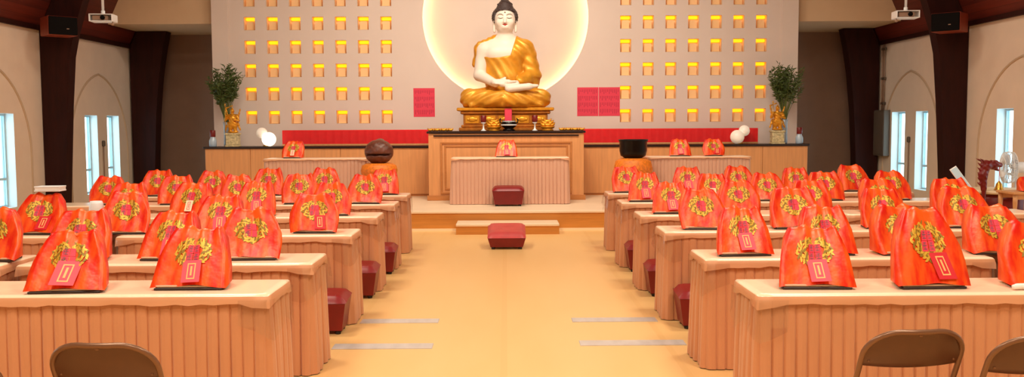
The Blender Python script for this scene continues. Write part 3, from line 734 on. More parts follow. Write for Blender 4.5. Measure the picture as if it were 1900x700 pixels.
def top_mesh(hx, dep, z, drop, seed):
    """cloth and clear film over the table top: flat top, rounded edge, a short wavy drop"""
    r = random.Random(seed); mb = MB(); o = .022
    ring = []
    nseg = 28
    def side(p, q, n): return [(p[0]+(q[0]-p[0])*i/n, p[1]+(q[1]-p[1])*i/n) for i in range(n)]
    ring = side((-hx, 0), (hx, 0), nseg)+side((hx, 0), (hx, dep), 8)+side((hx, dep), (-hx, dep), nseg)+side((-hx, dep), (-hx, 0), 8); N = len(ring)
    vs = []
    ins = lambda p, e: (max(-hx-e, min(hx+e, p[0]*(1+(e/hx if abs(abs(p[0])-hx) < 1e-6 else 0)))), (p[1]-e if p[1] < 1e-6 else p[1]+e if p[1] > dep-1e-6 else p[1]))
    dro = []
    for i, p in enumerate(ring):
        cx = min(abs(p[0]-hx), abs(p[0]+hx)); cy = min(abs(p[1]), abs(p[1]-dep)); cr = max(0, 1-(cx+cy)/.12)
        dro.append(drop+.025*cr+r.uniform(-.006, .006))
    for (e, zz) in ((-.02, 0), (.008, -.002), (.018, -.012)): vs += [(*ins(p, e), z+zz) for p in ring]
    vs += [(*ins(p, .022+r.uniform(0, .004)), z-d*.6) for p, d in zip(ring, dro)]
    vs += [(*ins(p, .024+r.uniform(0, .008)), z-d) for p, d in zip(ring, dro)]
    fs = [(j*N+i, j*N+(i+1) % N, (j+1)*N+(i+1) % N, (j+1)*N+i)[::-1] for j in range(4) for i in range(N)]
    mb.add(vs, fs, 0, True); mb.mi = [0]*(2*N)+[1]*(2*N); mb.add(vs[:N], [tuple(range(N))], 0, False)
    return mb
def make_table(hx, dep, h, seed, label, group, loc, sk, name='skirted_table', drop=.055, film=True):
    t = thing(name, label, 'table', loc, 0, group)
    top_mesh(hx, dep, h, drop, seed).build('table_cloth', [M['cloth_lit'], M['cloth_shaded']], t)
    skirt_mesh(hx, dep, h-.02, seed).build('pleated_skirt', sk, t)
    if film:
        for sx in (-1, 1):
            r = random.Random(seed+sx); f = MB(); n = 16; vs = []
            ed = [(sx*(hx-.14), -.034)]+[(sx*hx, -.034)]+[(sx*(hx+.040), dep*i/8) for i in range(9)]+[(sx*hx, dep+.034)]; ed = [ed[0], ((ed[0][0]+ed[1][0])/2, -.036)]+ed[1:]
            for k in range(5):
                for i, (x, y) in enumerate(ed): vs.append((x+sx*(.012*math.sin(i*1.7+seed)*k/4+.012*k/4), y-(.008*k/4 if y < 0 else 0), h-.03-k*(.045+.012*math.sin(i*.9+seed))))
            m_ = len(ed); f.add(vs, [(k*m_+i, k*m_+i+1, (k+1)*m_+i+1, (k+1)*m_+i) for k in range(4) for i in range(m_-1)], 0, True); f.build('clear_film', M['film'], t)
    b = MB(); b.box((-hx+.04, .03, h-.06), (hx-.04, dep-.03, h-.026), .004); b.build('table_board', M['stand_wood'], t)
    for x in (-hx+.15, hx-.15):
        b = MB(); b.tube([(x, .07, h-.06), (x, .06, .0)], .014, 8); b.tube([(x, dep-.07, h-.06), (x, dep-.06, .0)], .014, 8); b.tube([(x, .07, .12), (x, dep-.07, .12)], .012, 8); b.build('leg_frame', M['chair_tube'], t)
    return t
LROW = [4.87, 5.97, 7.50, 9.0, 10.4, 11.7]; RROW = [4.78, 6.05, 7.60, 8.98, 10.45, 11.85]
rown = ['nearest', 'second', 'third', 'fourth', 'fifth', 'farthest']
HX = .945
protos = []
for side, rows, sx in (('left', LROW, -1), ('right', RROW, 1)):
    gr = 'skirted tables in rows %s of the aisle' % side
    for i, y in enumerate(rows):
        for k in range(2):
            xin = (1.275 if sx < 0 else 1.32)
            x = sx*(xin+HX+.02+k*(2*HX+.15)); lab = 'peach skirted table in the %s %s row, %s' % (rown[i], side, 'beside the aisle' if k == 0 else 'toward the side wall')
            loc = (x, y, 0)
            if len(protos) < 3:
                protos.append(make_table(HX, .46, .75, 5+len(protos), lab, gr, loc, M['skirt']))
            else: dup(protos[(i*2+k+(0 if sx < 0 else 1)) % 3], loc, 0, lab, gr)
for (x, hx, lab) in ((-3.19, .84, 'small pale skirted offering table on the platform left of the altar'), (.065, .97, 'pale skirted offering table centred before the main altar'), (3.24, .84, 'small pale skirted offering table on the platform right of the altar')):
    make_table(hx, .46, .79, int(hx*100+x), lab, 'offering tables on the platform', (x, 15.32, .31), M['skirt_far'], 'offering_table', .03, False)

# ================================================================== COVERED BOOK STANDS
def make_cover(seed, wb, hgt, lean, shape, tagc, tagpos):
    """orange satin cover over a sloping book stand; decorations follow the cloth"""
    r = random.Random(seed); U = 15
    ws, zs, wt = shape
    FZ = [.03, .16, .34, .52, .70, .86, .955, 1.0]; FY = [0, .12, .30, .47, .64, .80, .91, 1.0]
    def wid(f):
        if f <= zs: a = f/zs; return wb+(ws-wb)*math.sin(a*math.pi/2)
        a = (f-zs)/(1-zs); return ws+(wt-ws)*(a**1.35)
    prof = [(lean*y, hgt*z, wid(z)) for y, z in zip(FY, FZ)]
    prof += [(lean+.028, hgt*.985, wt*1.02), (lean+.045, hgt*.80, wt+(ws-wt)*.35), (lean+.05, hgt*.55, wt+(ws-wt)*.45), (lean+.052, hgt*.30, wt+(wb-wt)*.45), (lean+.055, .012, wt+(wb-wt)*.4)]
    a1, a2, a3 = [r.uniform(-.012, .012) for _ in range(3)]; p1, p2 = r.uniform(0, 6), r.uniform(0, 6); sk = r.uniform(-.03, .03)
    def off(u, t):
        g = math.exp(-((u-.05+a1*6)/.16)**2)
        return -.020*g*t + .009*math.sin(5.2*u+p1+2*t)*t + .014*math.exp(-((u+.55)/.22)**2)*math.sin(3*t+p2) + .012*math.exp(-((u-.6)/.2)**2)*math.sin(4*t+p1) + .005*math.sin(11*u+p2)*t
    def surf(u, s):
        """s in 0..7 along the front of the profile"""
        i = min(int(s), len(prof)-2); f = s-i; A, B = prof[i], prof[i+1]
        y, z, ww = [A[k]+(B[k]-A[k])*f for k in range(3)]
        d = Vector((0, B[0]-A[0], B[1]-A[1])).normalized(); n = Vector((0, -d.z, d.y)); t = min(1, s/7.0)
        hem = (.016*(1-u*u)+.004*math.sin(6*u+p1)) if i == 0 else .016*(1-u*u)*max(0, 1-s/2)
        return Vector((u*ww/2+sk*t, y, z+hem))+n*off(u, t)
    vs = []; K = len(prof)
    for j in range(K):
        for i in range(U):
            u = -1+2*i/(U-1); vs.append(surf(u, j if j < K-1 else j-.0001))
    fs = [(j*U+i, j*U+i+1, (j+1)*U+i+1, (j+1)*U+i) for j in range(K-1) for i in range(U-1)]
    for e, fl in ((0, 0), (U-1, 1)):         # side gussets between front and back edge
        half = 7
        for j in range(half):
            a, b_ = j*U+e, (j+1)*U+e; c = max(half, K-1-j); d = max(half, K-2-j); c, d = min(c, K-1), min(d, K-1)
            q = (a, b_, d*U+e, c*U+e) if len({b_, d*U+e}) == 2 else (a, b_, c*U+e)
            q = q[::-1] if fl == 0 else q
            fs.append(q[::-1])
    cv = MB(); cv.add(vs, fs, 0, True)
    def flat(pts, lift):     # a decoration outline given in (u, s)
        out = []
        for (u, s) in pts:
            p = surf(u, s); e = .02; n = (surf(u+e, s)-surf(u-e, s)).cross(surf(u, s+.05)-surf(u, s-.05)).normalized()
            out.append(p+n*lift)
        return out
    em = MB(); uw = .58; cs = 3.35
    for k in range(93):
        an = math.radians(108+324*(k % 31)/30); rad = (1.0, .80, .60)[k//31]
        cu = math.cos(an)*uw*.82*rad*(1+.12*math.cos(2*an)); cz = cs+math.sin(an)*1.30*rad+.25*abs(math.cos(an))
        ta = an+math.pi/2+r.choice((-.9, -.4, .5, .9)); L = r.uniform(.8, 1.25)
        c = []
        for q in range(5):
            f = (q-2)/2; bend = .35*f*f*r.choice((-1, 1))
            c.append((cu+.075*L*f*math.cos(ta)-.05*bend*math.sin(ta), cz+.27*L*f*math.sin(ta)+.15*bend*math.cos(ta)))
        wv = [.008, .026, .034, .026, .008]; pl = []; pr = []
        for q in range(5):
            dx = c[min(q+1, 4)][0]-c[max(q-1, 0)][0]; dz = (c[min(q+1, 4)][1]-c[max(q-1, 0)][1])/3.4; l = math.hypot(dx, dz) or 1
            nx, nz = -dz/l*wv[q], dx/l*wv[q]*3.4
            pl.append((c[q][0]+nx, c[q][1]+nz)); pr.append((c[q][0]-nx, c[q][1]-nz))
        v = flat(pl+pr, .0035+.0005*(k % 5)); em.add(v, [(q, q+1, q+6, q+5)[::-1] for q in range(4)], 1 if k % 3 == 0 else 0)
    for (cu, cz) in ((-.10, 3.75), (.10, 3.75), (-.11, 3.0), (.11, 3.0)):       # four stitched characters
        v = flat([(cu-.092, cz-.36), (cu+.092, cz-.36), (cu+.092, cz+.36), (cu-.092, cz+.36)], .0062); em.add(v, [(0, 1, 2, 3)], 2)
        for (a, b_, c, d) in ((-.06, -.22, .06, -.18), (-.06, .03, .06, .07), (-.045, .2, .045, .24), (-.008, -.25, .008, .26), (-.06, -.1, -.045, .15)):
            v = flat([(cu+a, cz+b_), (cu+c, cz+b_), (cu+c, cz+d), (cu+a, cz+d)], .0074); em.add(v, [(0, 1, 2, 3)], 3)
    tg = None
    if tagc:
        tg = MB(); tu, ts, tw, th, rot = tagpos
        pc = surf(tu, ts); e = .12; tx = (surf(tu+e, ts)-surf(tu-e, ts)).normalized(); ty = surf(tu, ts+.8)-surf(tu, ts-.8); ty = (ty-tx*ty.dot(tx)).normalized(); tn = tx.cross(ty).normalized()
        lift0 = max([(p-pc).dot(tn) for p in [surf(tu+a*tw, ts+b_*th) for a in (-1, -.5, 0, .5, 1) for b_ in (-1, -.5, 0, .5, 1)]])+.004
        W2, H2 = wb/2, .055
        def q4(du0, ds0, du1, ds1, lift, mi):
            pts = [pc+tx*((a+rot*b_)*W2)+ty*(b_*H2)+tn*lift for (a, b_) in ((du0, ds0), (du1, ds0), (du1, ds1), (du0, ds1))]
            v2 = [p-tn*.0012 for p in pts]
            tg.add(pts+v2, [(0, 1, 2, 3), (7, 6, 5, 4), (0, 4, 5, 1), (1, 5, 6, 2), (2, 6, 7, 3), (3, 7, 4, 0)], mi)
        q4(-tw, -th, tw, th, lift0, 0)
        for (a, b_, c, d) in ((-.45, .62, .45, .72), (-.45, -.72, .45, -.62), (-.45, -.62, -.33, .62), (.33, -.62, .45, .62), (-.10, -.4, .10, .45)): q4(a*tw, b_*th, c*tw, d*th, lift0+.0012, 1)
    sb = MB(); sb.box((-wb*.44, -.004, .0), (wb*.44, .05, .012), .003); sb.box((-wt*.5, .05, .0), (wt*.5, lean+.04, .012), .003)
    sl = MB(); sl.box((-wb*.43, .004, .0125), (wb*.43, .03, .026), .004)
    bd = MB(); ang = math.atan2(prof[5][1]-.03, prof[5][0])
    M4 = Matrix.Translation((0, .075, .018)) @ Matrix.Rotation(ang, 4, 'X'); bd.box((-wt*.42, 0, -.012), (wt*.42, hgt*.62, 0), .003, 0, M4)
    return cv, em, tg, sb, sl, bd
TAGS = {'pink': 'tag_pink', 'red': 'tag_red', 'cream': 'tag_cream', None: None}
variants = []
def stand_proto(seed, wb, hgt, lean, shape, tagc, tagpos):
    t = thing('covered_book_stand', 'x', 'book stand', (0, 0, 0))
    cv, em, tg, sb, sl, bd = make_cover(seed, wb, hgt, lean, shape, tagc, tagpos)
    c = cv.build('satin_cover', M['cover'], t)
    em.build('embroidery', [M['gold_thread'], M['olive_thread'], M['pink_thread'], M['blue_thread']], c)
    if tg:
        o = tg.build('paper_tag', [M[TAGS[tagc]], M['tag_gold'] if tagc != 'cream' else M['tag_pink']], t)
    sb.build('base_board', M['stand_black'], t); sl.build('book_ledge', M['stand_wood'], t); bd.build('sloping_board', M['stand_wood'], t)
    return t
VAR = [(1, .43, .325, .175, (.40, .35, .235), 'pink', (.0, 1.75, .29, 1.35, .05)), (2, .42, .315, .175, (.39, .40, .25), 'pink', (.06, 1.6, .25, 1.2, -.02)), (3, .37, .325, .17, (.42, .45, .25), None, None), (4, .40, .43, .18, (.39, .40, .17), 'red', (.30, 1.6, .24, 1.4, -.06)),
       (5, .35, .315, .17, (.40, .45, .26), 'cream', (.0, 1.7, .20, 1.1, 0.0)), (6, .35, .32, .17, (.42, .42, .25), 'red', (.30, 1.6, .30, 1.1, .04)), (7, .39, .33, .17, (.41, .50, .27), None, None), (8, .37, .33, .17, (.41, .45, .25), 'red', (.25, 1.6, .24, 1.2, -.04))]
desc = {0: 'pink tag', 1: 'pink tag', 2: 'no tag', 3: 'red tag', 4: 'cream tag', 5: 'red tag', 6: 'no tag', 7: 'red tag'}
LB = {1: [(-2.39, 4.905, 0), (-1.75, 4.982, 1)],
2: [(-3.47, 6.08, 2), (-2.87, 6.08, 6), (-2.28, 6.08, 1), (-1.71, 6.08, 2)],
3: [(-3.93, 7.60, 5), (-3.18, 7.60, 2), (-2.41, 7.60, 1), (-1.61, 7.60, 7)],
4: [(-3.79, 9.10, 6), (-3.18, 9.10, 4), (-2.51, 9.10, 1), (-1.74, 9.08, 2)],
5: [(-4.58, 10.466, 2), (-3.78, 10.435, 6), (-3.07, 10.435, 2), (-2.37, 10.435, 6), (-1.62, 10.435, 2)],
6: [(-4.49, 11.735, 6), (-3.78, 11.735, 2), (-3.08, 11.77, 6), (-2.35, 11.78, 2), (-1.59, 11.79, 1)]}
RB = {1: [(1.68, 4.89, 1), (2.31, 4.88, 3), (2.93, 4.87, 2)],
2: [(1.62, 6.14, 1), (2.18, 6.14, 1), (2.73, 6.14, 2), (3.35, 6.14, 7)],
3: [(1.67, 7.70, 2), (2.46, 7.70, 6), (3.21, 7.70, 4), (3.92, 7.70, 2)],
4: [(1.65, 9.08, 1), (2.34, 9.08, 2), (3.07, 9.08, 6), (3.76, 9.06, 2), (4.47, 9.05, 6)],
5: [(1.60, 10.502, 1), (2.39, 10.52, 4), (3.04, 10.52, 2), (3.72, 10.52, 6), (4.51, 10.52, 2)],
6: [(1.59, 11.93, 6), (2.37, 11.91, 1), (3.06, 11.91, 2), (3.8, 11.91, 1), (4.57, 11.91, 7)]}
TZ = .7515
rr = random.Random(17)
protos_b = {}
cnt = ['beside the aisle', 'second from the aisle', 'third from the aisle', 'fourth from the aisle', 'fifth from the aisle']
for side, T in (('left', LB), ('right', RB)):
    for rw, lst in T.items():
        srt = sorted(lst, key=lambda q: abs(q[0]))
        for i, (x, y, v) in enumerate(srt):
            lab = 'orange covered book stand, gold emblem, on the %s %s row, %s' % (rown[rw-1], side, cnt[i])
            gr = 'orange covered book stands %s of the aisle' % side
            rz = math.radians(rr.uniform(-5, 5)); sc = (rr.uniform(.94, 1.03) if rw > 1 else 1.0, 1, rr.uniform(.96, 1.05))
            if v not in protos_b:
                p = stand_proto(*VAR[v]); p.location = (x, y, TZ); p.rotation_euler = (0, 0, rz); p.scale = sc; p['label'] = lab; p['group'] = gr; protos_b[v] = p
            else: dup(protos_b[v], (x, y, TZ), rz, lab, gr, sc)
for (x, v, lab) in ((-3.60, 4, 'orange covered book stand alone on the left offering table'), (.0, 1, 'orange covered book stand alone on the centre offering table before the altar'), (2.93, 1, 'orange covered book stand on the right offering table, nearer the bowl bell'), (3.50, 5, 'orange covered book stand on the right offering table, nearer the side wall')):
    dup(protos_b[v], (x, 15.40, 1.1015), 0, lab, 'orange covered book stands on the offering tables', (.92, 1, .9))

# ================================================================== FOLDING CHAIRS
def make_chair(label, loc, rz):
    t = thing('folding_chair', label, 'chair', loc, rz, 'brown folding chairs in the foreground')
    W = .215; H = .80
    def fx(z): return .36*(1-z/H)-.0          # frame leans forward going down (y grows)
    def bow(x): return -.02*(1-(x/W)**2)
    R = .135; pts = []
    for z in (0.012, .2, .4, .55): pts.append((-W-.0, fx(z), z))
    for k in range(9):
        a = math.pi-math.pi/2*k/8; x = -W+R+R*math.cos(a); z = H-R*.82+R*.82*math.sin(a)-.011; pts.append((x, fx(z)+bow(x)*.9, z))
    for x in (-.04, .04): pts.append((x, fx(H)+bow(x), H-.011))
    for p in pts[12:0:-1]+[pts[0]] if False else [(-p[0], p[1], p[2]) for p in pts[:13][::-1]]: pts.append(p)
    b = MB(); b.tube(pts, .0115, 10); b.build('back_frame', M['chair_tube'], t)
    # pressed metal back panel that fills the bow of the frame
    vs = []; n = 22; m_ = 7
    for j in range(m_):
        for i in range(n):
            u = -1+2*i/(n-1); x = u*(W-.006); zt = H-.014
            ax = abs(x); 
            if ax > W-R: q = (ax-(W-R))/R; zt = H-.014-R*.82*(1-math.sqrt(max(0, 1-q*q)))
            zb = .632+.012*(1-u*u)*-1; z = zb+(zt-zb)*j/(m_-1); crv = -.010*math.sin(math.pi*j/(m_-1))
            vs.append((x, fx(z)+bow(x)*.95+crv+.004, z))
    fs = [(j*n+i, j*n+i+1, (j+1)*n+i+1, (j+1)*n+i) for j in range(m_-1) for i in range(n-1)]
    back = [(x, y+.006, z) for x, y, z in vs]; nb = len(vs)
    b = MB(); b.add(vs+back, fs+[tuple(q+nb for q in f[::-1]) for f in fs]+[(i, i+nb, i+1+nb, i+1) for i in range(n-1)], 0, True); bp = b.build('backrest', M['chair'], t)
    b = MB(); b.ball((0, fx(.785)+bow(0)-.004, .775), (.010, .004, .006), 10); b.ball((-.185, fx(.66)-.006, .655), (.006, .004, .006), 8); b.ball((.185, fx(.66)-.006, .655), (.006, .004, .006), 8); b.build('rivet', M['chair_tube'], bp)
    b = MB(); pl = []
    for k in range(28):
        a = 2*math.pi*k/28; c, s = math.cos(a), math.sin(a); e = 4.5
        pl.append((.195*abs(c)**(2/e)*(1 if c > 0 else -1), .20*abs(s)**(2/e)*(1 if s > 0 else -1)))
    vs = [(x, y+.30, .432+.012*(abs(y)/.2)**2*0) for x, y in pl]+[(x*.97, y*.97+.30, .446) for x, y in pl]+[(x*.8, y*.8+.30, .440) for x, y in pl]
    N = 28; b.add(vs, [(j*N+i, j*N+(i+1) % N, (j+1)*N+(i+1) % N, (j+1)*N+i) for j in (0, 1) for i in range(N)]+[tuple(range(2*N, 3*N)), tuple(range(N))[::-1]], 0, True); b.build('seat', M['chair'], t)
    for s in (-1, 1):
        b = MB(); b.tube([(s*.185, .36, .43), (s*.19, .16, .2), (s*.195, -.02, .012)], .0105, 8); l = b.build('leg', M['chair_tube'], t)
        f = MB(); f.lathe([(.014, 0), (.014, .03)], 10, (s*.195, -.02, 0)); f.build('rubber_foot', M['rubber'], l)
        f = MB(); f.lathe([(.014, 0), (.014, .03)], 10, (s*W, fx(.012), 0)); f.build('rubber_foot', M['rubber'], t)
    b = MB(); b.tube([(-.19, .10, .13), (.19, .10, .13)], .009, 8); b.build('stretcher', M['chair_tube'], t)
    b = MB(); b.tube([(-W, fx(.18), .18), (W, fx(.18), .18)], .009, 8); b.build('stretcher', M['chair_tube'], t)
    return t
ch = make_chair('brown metal folding chair facing the nearest left table, fully in frame', (-1.615, 3.58, 0), math.radians(-2))
dup(ch, (-2.17, 3.45, 0), math.radians(-6), 'brown metal folding chair cut off by the left edge of the photo')
dup(ch, (1.70, 3.72, 0), math.radians(4), 'brown metal folding chair facing the nearest right table, fully in frame')
dup(ch, (2.165, 3.60, 0), math.radians(3), 'brown metal folding chair cut off by the right edge of the photo')

# ================================================================== KNEELERS, FLOOR STRIPS
def make_kneeler(label, loc, rz, wd, dp, hf, hb, group, topm='red_vinyl_row'):
    t = thing('kneeler', label, 'kneeler', loc, rz, group); h = wd/2
    b = MB(); i = .035
    vs = [(-h+i, .03, .03), (h-i, .03, .03), (h-i, dp-.03, .03), (-h+i, dp-.03, .03), (-h, 0, hf-.05), (h, 0, hf-.05), (h, dp, hb-.05), (-h, dp, hb-.05)]
    b.add(vs, [(3, 2, 1, 0), (0, 1, 5, 4), (1, 2, 6, 5), (2, 3, 7, 6), (3, 0, 4, 7), (4, 5, 6, 7)]); b.build('body', M['red_vinyl'], t)
    c = MB(); nx, ny = 12, 10; vs = []
    for j in range(ny+1):
        for k in range(nx+1):
            u, v = -1+2*k/nx, -1+2*j/ny; e = (1-u**8)*(1-v**8)
            vs.append((u*(h+.004), dp/2+v*(dp/2+.004), hf-.05+(hb-hf)*(v+1)/2+.002+.055*max(0, e)**.5-.01*math.exp(-(u*u+v*v)*30)))
    c.add(vs, [(j*(nx+1)+k, j*(nx+1)+k+1, (j+1)*(nx+1)+k+1, (j+1)*(nx+1)+k) for j in range(ny) for k in range(nx)], 0, True); c.build('padded_top', M[topm], t)
    for (x, y) in ((-h+.07, .06), (h-.07, .06), (-h+.07, dp-.06), (h-.07, dp-.06)):
        f = MB(); f.lathe([(.022, 0), (.026, .032)], 10, (x, y, 0)); f.build('foot', M['rubber'], t)
    return t
kn = make_kneeler('dark red padded kneeler before the third left row, at the aisle end', (-1.53, 7.11, 0), 0, .52, .31, .30, .33, 'kneelers at the aisle ends of the rows')
for (x, y, lab) in ((-1.50, 8.61, 'dark red padded kneeler before the fourth left row, at the aisle end'), (-1.49, 10.02, 'dark red padded kneeler before the fifth left row, at the aisle end'),
                    (1.64, 7.22, 'dark red padded kneeler before the third right row, at the aisle end'), (1.60, 8.62, 'dark red padded kneeler before the fourth right row, at the aisle end'), (1.60, 10.08, 'dark red padded kneeler before the fifth right row, at the aisle end')):
    dup(kn, (x, y, 0), 0, lab)
make_kneeler('red padded kneeler on the aisle floor in front of the altar step', (0, 12.0, 0), 0, .5, .55, .20, .31, 'kneelers before the altar', 'red_vinyl_top')
dup(kn, (.03, 14.92, .31), 0, 'dark red padded kneeler on the platform before the centre offering table', 'kneelers before the altar')
for (x0, x1, y, lab) in ((-1.23, -.575, 7.62, 'pale strip on the aisle floor, left side, farther of two'), (-1.30, -.555, 6.74, 'pale strip on the aisle floor, left side, nearer of two'), (.545, 1.26, 7.62, 'pale strip on the aisle floor, right side, farther of two'), (.545, 1.34, 6.80, 'pale strip on the aisle floor, right side, nearer of two')):
    b = MB(); b.prism([(x0, 0), (x1, 0), (x1, .002), (x1-.004, .005), (x0+.004, .005), (x0, .002)], y-.08, y+.08); tag(b.build('floor_strip', M['strip']), lab, 'floor strip', 'pale floor strips')

# ================================================================== CLUTTER ON THE TABLES
b = MB(); b.box((-.105, -.07, 0), (.105, .07, .012), .003); b.box((-.10, -.065, .012), (.10, .07, .032), .002, 1); b.box((-.105, -.07, .032), (.105, .07, .044), .003)
tag(b.build('white_book', [M['white_plastic'], M['white']], None, (-3.875, 7.79, TZ+.352), .05), 'thick white book lying on top of the farther-left orange covered stand, third left row', 'book')
b = MB(); b.lathe([(.05, 0), (.062, .006), (.07, .07), (.066, .13), (.055, .155), (.048, .15), (.055, .12), (.055, .02), (0, .015)], 20); b.tube([(.066, 0, .11), (.10, 0, .10), (.10, 0, .05), (.068, 0, .04)], .008, 6)
tag(b.build('white_cup', M['white_plastic'], None, (-4.10, 9.15, TZ), 2.4), 'white rounded cup on the fourth left row beside the covered stands', 'cup')
b = MB(); M4 = Matrix.Translation((0, 0, .16)) @ Matrix.Rotation(math.radians(-50), 4, 'Y') @ Matrix.Rotation(math.radians(-20), 4, 'X'); b.box((-.16, -.004, -.05), (.16, .004, .05), .001, 0, M4)
b = MB()
M4 = Matrix.Rotation(math.radians(-32), 4, 'Y') @ Matrix.Rotation(math.radians(-14), 4, 'X'); b.box((-.038, -.006, 0.012), (.038, .006, .50), .002, 0, M4); b.box((-.034, -.0075, .02), (.034, -.006, .49), 0, 1, M4)
tag(b.build('booklet', [M['white'], M['pale_blue']], None, (4.84, 9.25, TZ+.02)), 'slim white and pale blue booklet leaning up behind the right-hand orange stands', 'booklet')
b = MB(); b.tube([(-.055, 0, .016), (-.03, .004, .018), (.03, .002, .018), (.055, 0, .016)], [.012, .016, .016, .011], 10)
tag(b.build('tissue_roll', M['white'], None, (2.765, 4.845, TZ), .1), 'small rolled white tissue on the nearest right table', 'tissue')

# ================================================================== RIGHT-HAND INSTRUMENTS
t = thing('instrument_table', 'round cream-topped table with dark red drum base by the right windows', 'table', (6.25, 11.55, 0))
b = MB(); b.lathe([(.0, .755), (.40, .755), (.43, .765), (.43, .79), (.42, .80), (0, .80)], 32); b.build('table_top', M['cream_top'], t)
b = MB(); b.lathe([(.26, .0), (.28, .02), (.30, .25), (.36, .50), (.37, .70), (.34, .755), (0, .755)], 28); b.build('drum_base', M['darkred_wood'], t)
t = thing('dragon_bell_stand', 'dark red dragon-headed post with hanging bell cord by the right windows', 'bell stand', (5.88, 11.22, 0))
b = MB(); b.lathe([(.12, 0), (.13, .03), (.05, .06), (.028, .12), (.026, .80), (.034, .86), (.03, .9)], 16); b.build('post', M['darkred_wood'], t)
def drag(P):
    x, y, z = P
    d = uni(.03, cap(P, (0, 0, .82), (-.015, 0, 1.0), .034, .05), cap(P, (-.015, 0, 1.0), (.02, 0, 1.12), .05, .055), cap(P, (.02, 0, 1.12), (.13, 0, 1.135), .055, .042), cap(P, (.13, 0, 1.14), (.20, 0, 1.115), .035, .022), cap(P, (.11, 0, 1.09), (.17, 0, 1.055), .026, .014))
    d = uni(.015, d, cap(P, (0, -.03, 1.16), (-.08, -.05, 1.20), .016, .006), cap(P, (0, .03, 1.16), (-.08, .05, 1.20), .016, .006), ell(P, (.10, -.035, 1.165), (.02, .016, .018)), ell(P, (.10, .035, 1.165), (.02, .016, .018)), ell(P, (.20, 0, 1.135), (.018, .02, .014)))
    for q in range(5): d = smin(d, cap(P, (-.045, 0, .88+q*.06), (-.085, 0, .91+q*.06), .018, .005), .012)
    return d+.003*np.sin(110*z)*np.sin(90*x)
b = sculpt(drag, (-.13, -.09, .78), (.26, .09, 1.24), .009); b.build('dragon_head', M['darkred_wood'], t)
b = MB(); b.tube([(.185, 0, 1.10), (.186, 0, 1.0), (.186, 0, .915)], .004, 6); b.build('cord', M['red_cloth'], t)
b = MB(); b.lathe([(.0, .925), (.012, .92), (.02, .905), (.035, .885), (.042, .85), (.05, .825), (.06, .815), (.056, .812), (.0, .86)], 20, (.186, 0, 0)); tag(b.build('hanging_bell', M['brass'], t), 'gold bell')
t = thing('wood_stool', 'tan wooden slatted stool table at the right edge behind the rows', 'stool', (6.25, 10.82, 0))
b = MB(); b.box((-.33, -.20, .80), (.33, .20, .83), .006); b.build('stool_top', M['tan_wood'], t)
b = MB(); b.box((-.29, -.165, .74), (.29, -.145, .80)); b.box((-.29, .145, .74), (.29, .165, .80)); b.build('apron', M['tan_wood'], t)
for (x, y) in ((-.29, -.16), (.29, -.16), (-.29, .16), (.29, .16)):
    b = MB(); b.lathe([(.016, 0), (.022, .1), (.026, .4), (.02, .6), (.026, .70), (.026, .80)], 12, (x, y, 0)); b.build('leg', M['tan_wood'], t)
for x in (-.17, -.06, .06, .17):
    b = MB(); b.lathe([(.010, .2), (.014, .4), (.018, .5), (.012, .62), (.014, .75)], 10, (x, -.155, 0)); b.build('baluster', M['tan_wood'], t)
b = MB(); b.box((-.29, -.168, .18), (.29, -.142, .21), .004); b.build('stretcher', M['tan_wood'], t)
dup(protos_b[6], (6.27, 10.68, .831), 0, 'red-orange covered book stand on the tan wooden stool, far right', 'orange covered book stands right of the aisle', (1.1, .85, .52))
t = thing('pedestal_fan', 'white pedestal fan standing by the right window', 'fan', (6.74, 12.05, 0))
b = MB(); b.lathe([(.20, 0), (.205, .02), (.12, .04), (.03, .07)], 24); b.build('fan_base', M['white_plastic'], t)
b = MB(); b.tube([(0, 0, .05), (0, 0, 1.02)], .018, 10); b.build('fan_pole', M['white_plastic'], t)
FM = Matrix.Translation((-.06, -.02, 1.05)) @ Matrix.Rotation(math.radians(-100), 4, 'Z') @ Matrix.Rotation(math.radians(90), 4, 'X')
b = MB(); b.lathe([(.0, -.16), (.06, -.16), (.075, -.12), (.07, -.02), (.04, 0)], 18, (0, 0, 0), 0, FM); b.build('fan_motor', M['white_plastic'], t)
b = MB()
def ringpts(r, z): return [tuple(FM @ Vector((r*math.cos(2*math.pi*k/32), r*math.sin(2*math.pi*k/32), z))) for k in range(32)]
for (r, z) in ((.21, .05), (.20, .0), (.20, .10), (.13, .125), (.13, -.02), (.05, .13)): b.tube(ringpts(r, z), .004, 5, closed=True)
for k in range(56):
    a = 2*math.pi*k/56; c, s = math.cos(a), math.sin(a)
    b.tube([tuple(FM @ Vector((q*c, q*s, z))) for q, z in ((.04, .13), (.13, .125), (.20, .10), (.21, .05), (.20, 0), (.13, -.02), (.06, -.02))], .003, 4)
b.build('fan_guard', M['white_plastic'], t)
for k in range(3):
    b = MB(); vs = []
    for i in range(7):
        q = .03+.155*i/6; w2 = .5*math.sin(math.pi*(.15+.75*i/6))
        for u in (-1, 0, 1): vs.append(tuple(FM @ Vector((q*math.cos(2*math.pi*k/3+u*w2), q*math.sin(2*math.pi*k/3+u*w2), .05+u*.02))))
    b.add(vs, [(i*3+j, i*3+j+1, i*3+j+4, i*3+j+3) for i in range(6) for j in (0, 1)], 0, True); b.build('fan_blade', M['vase'], t)

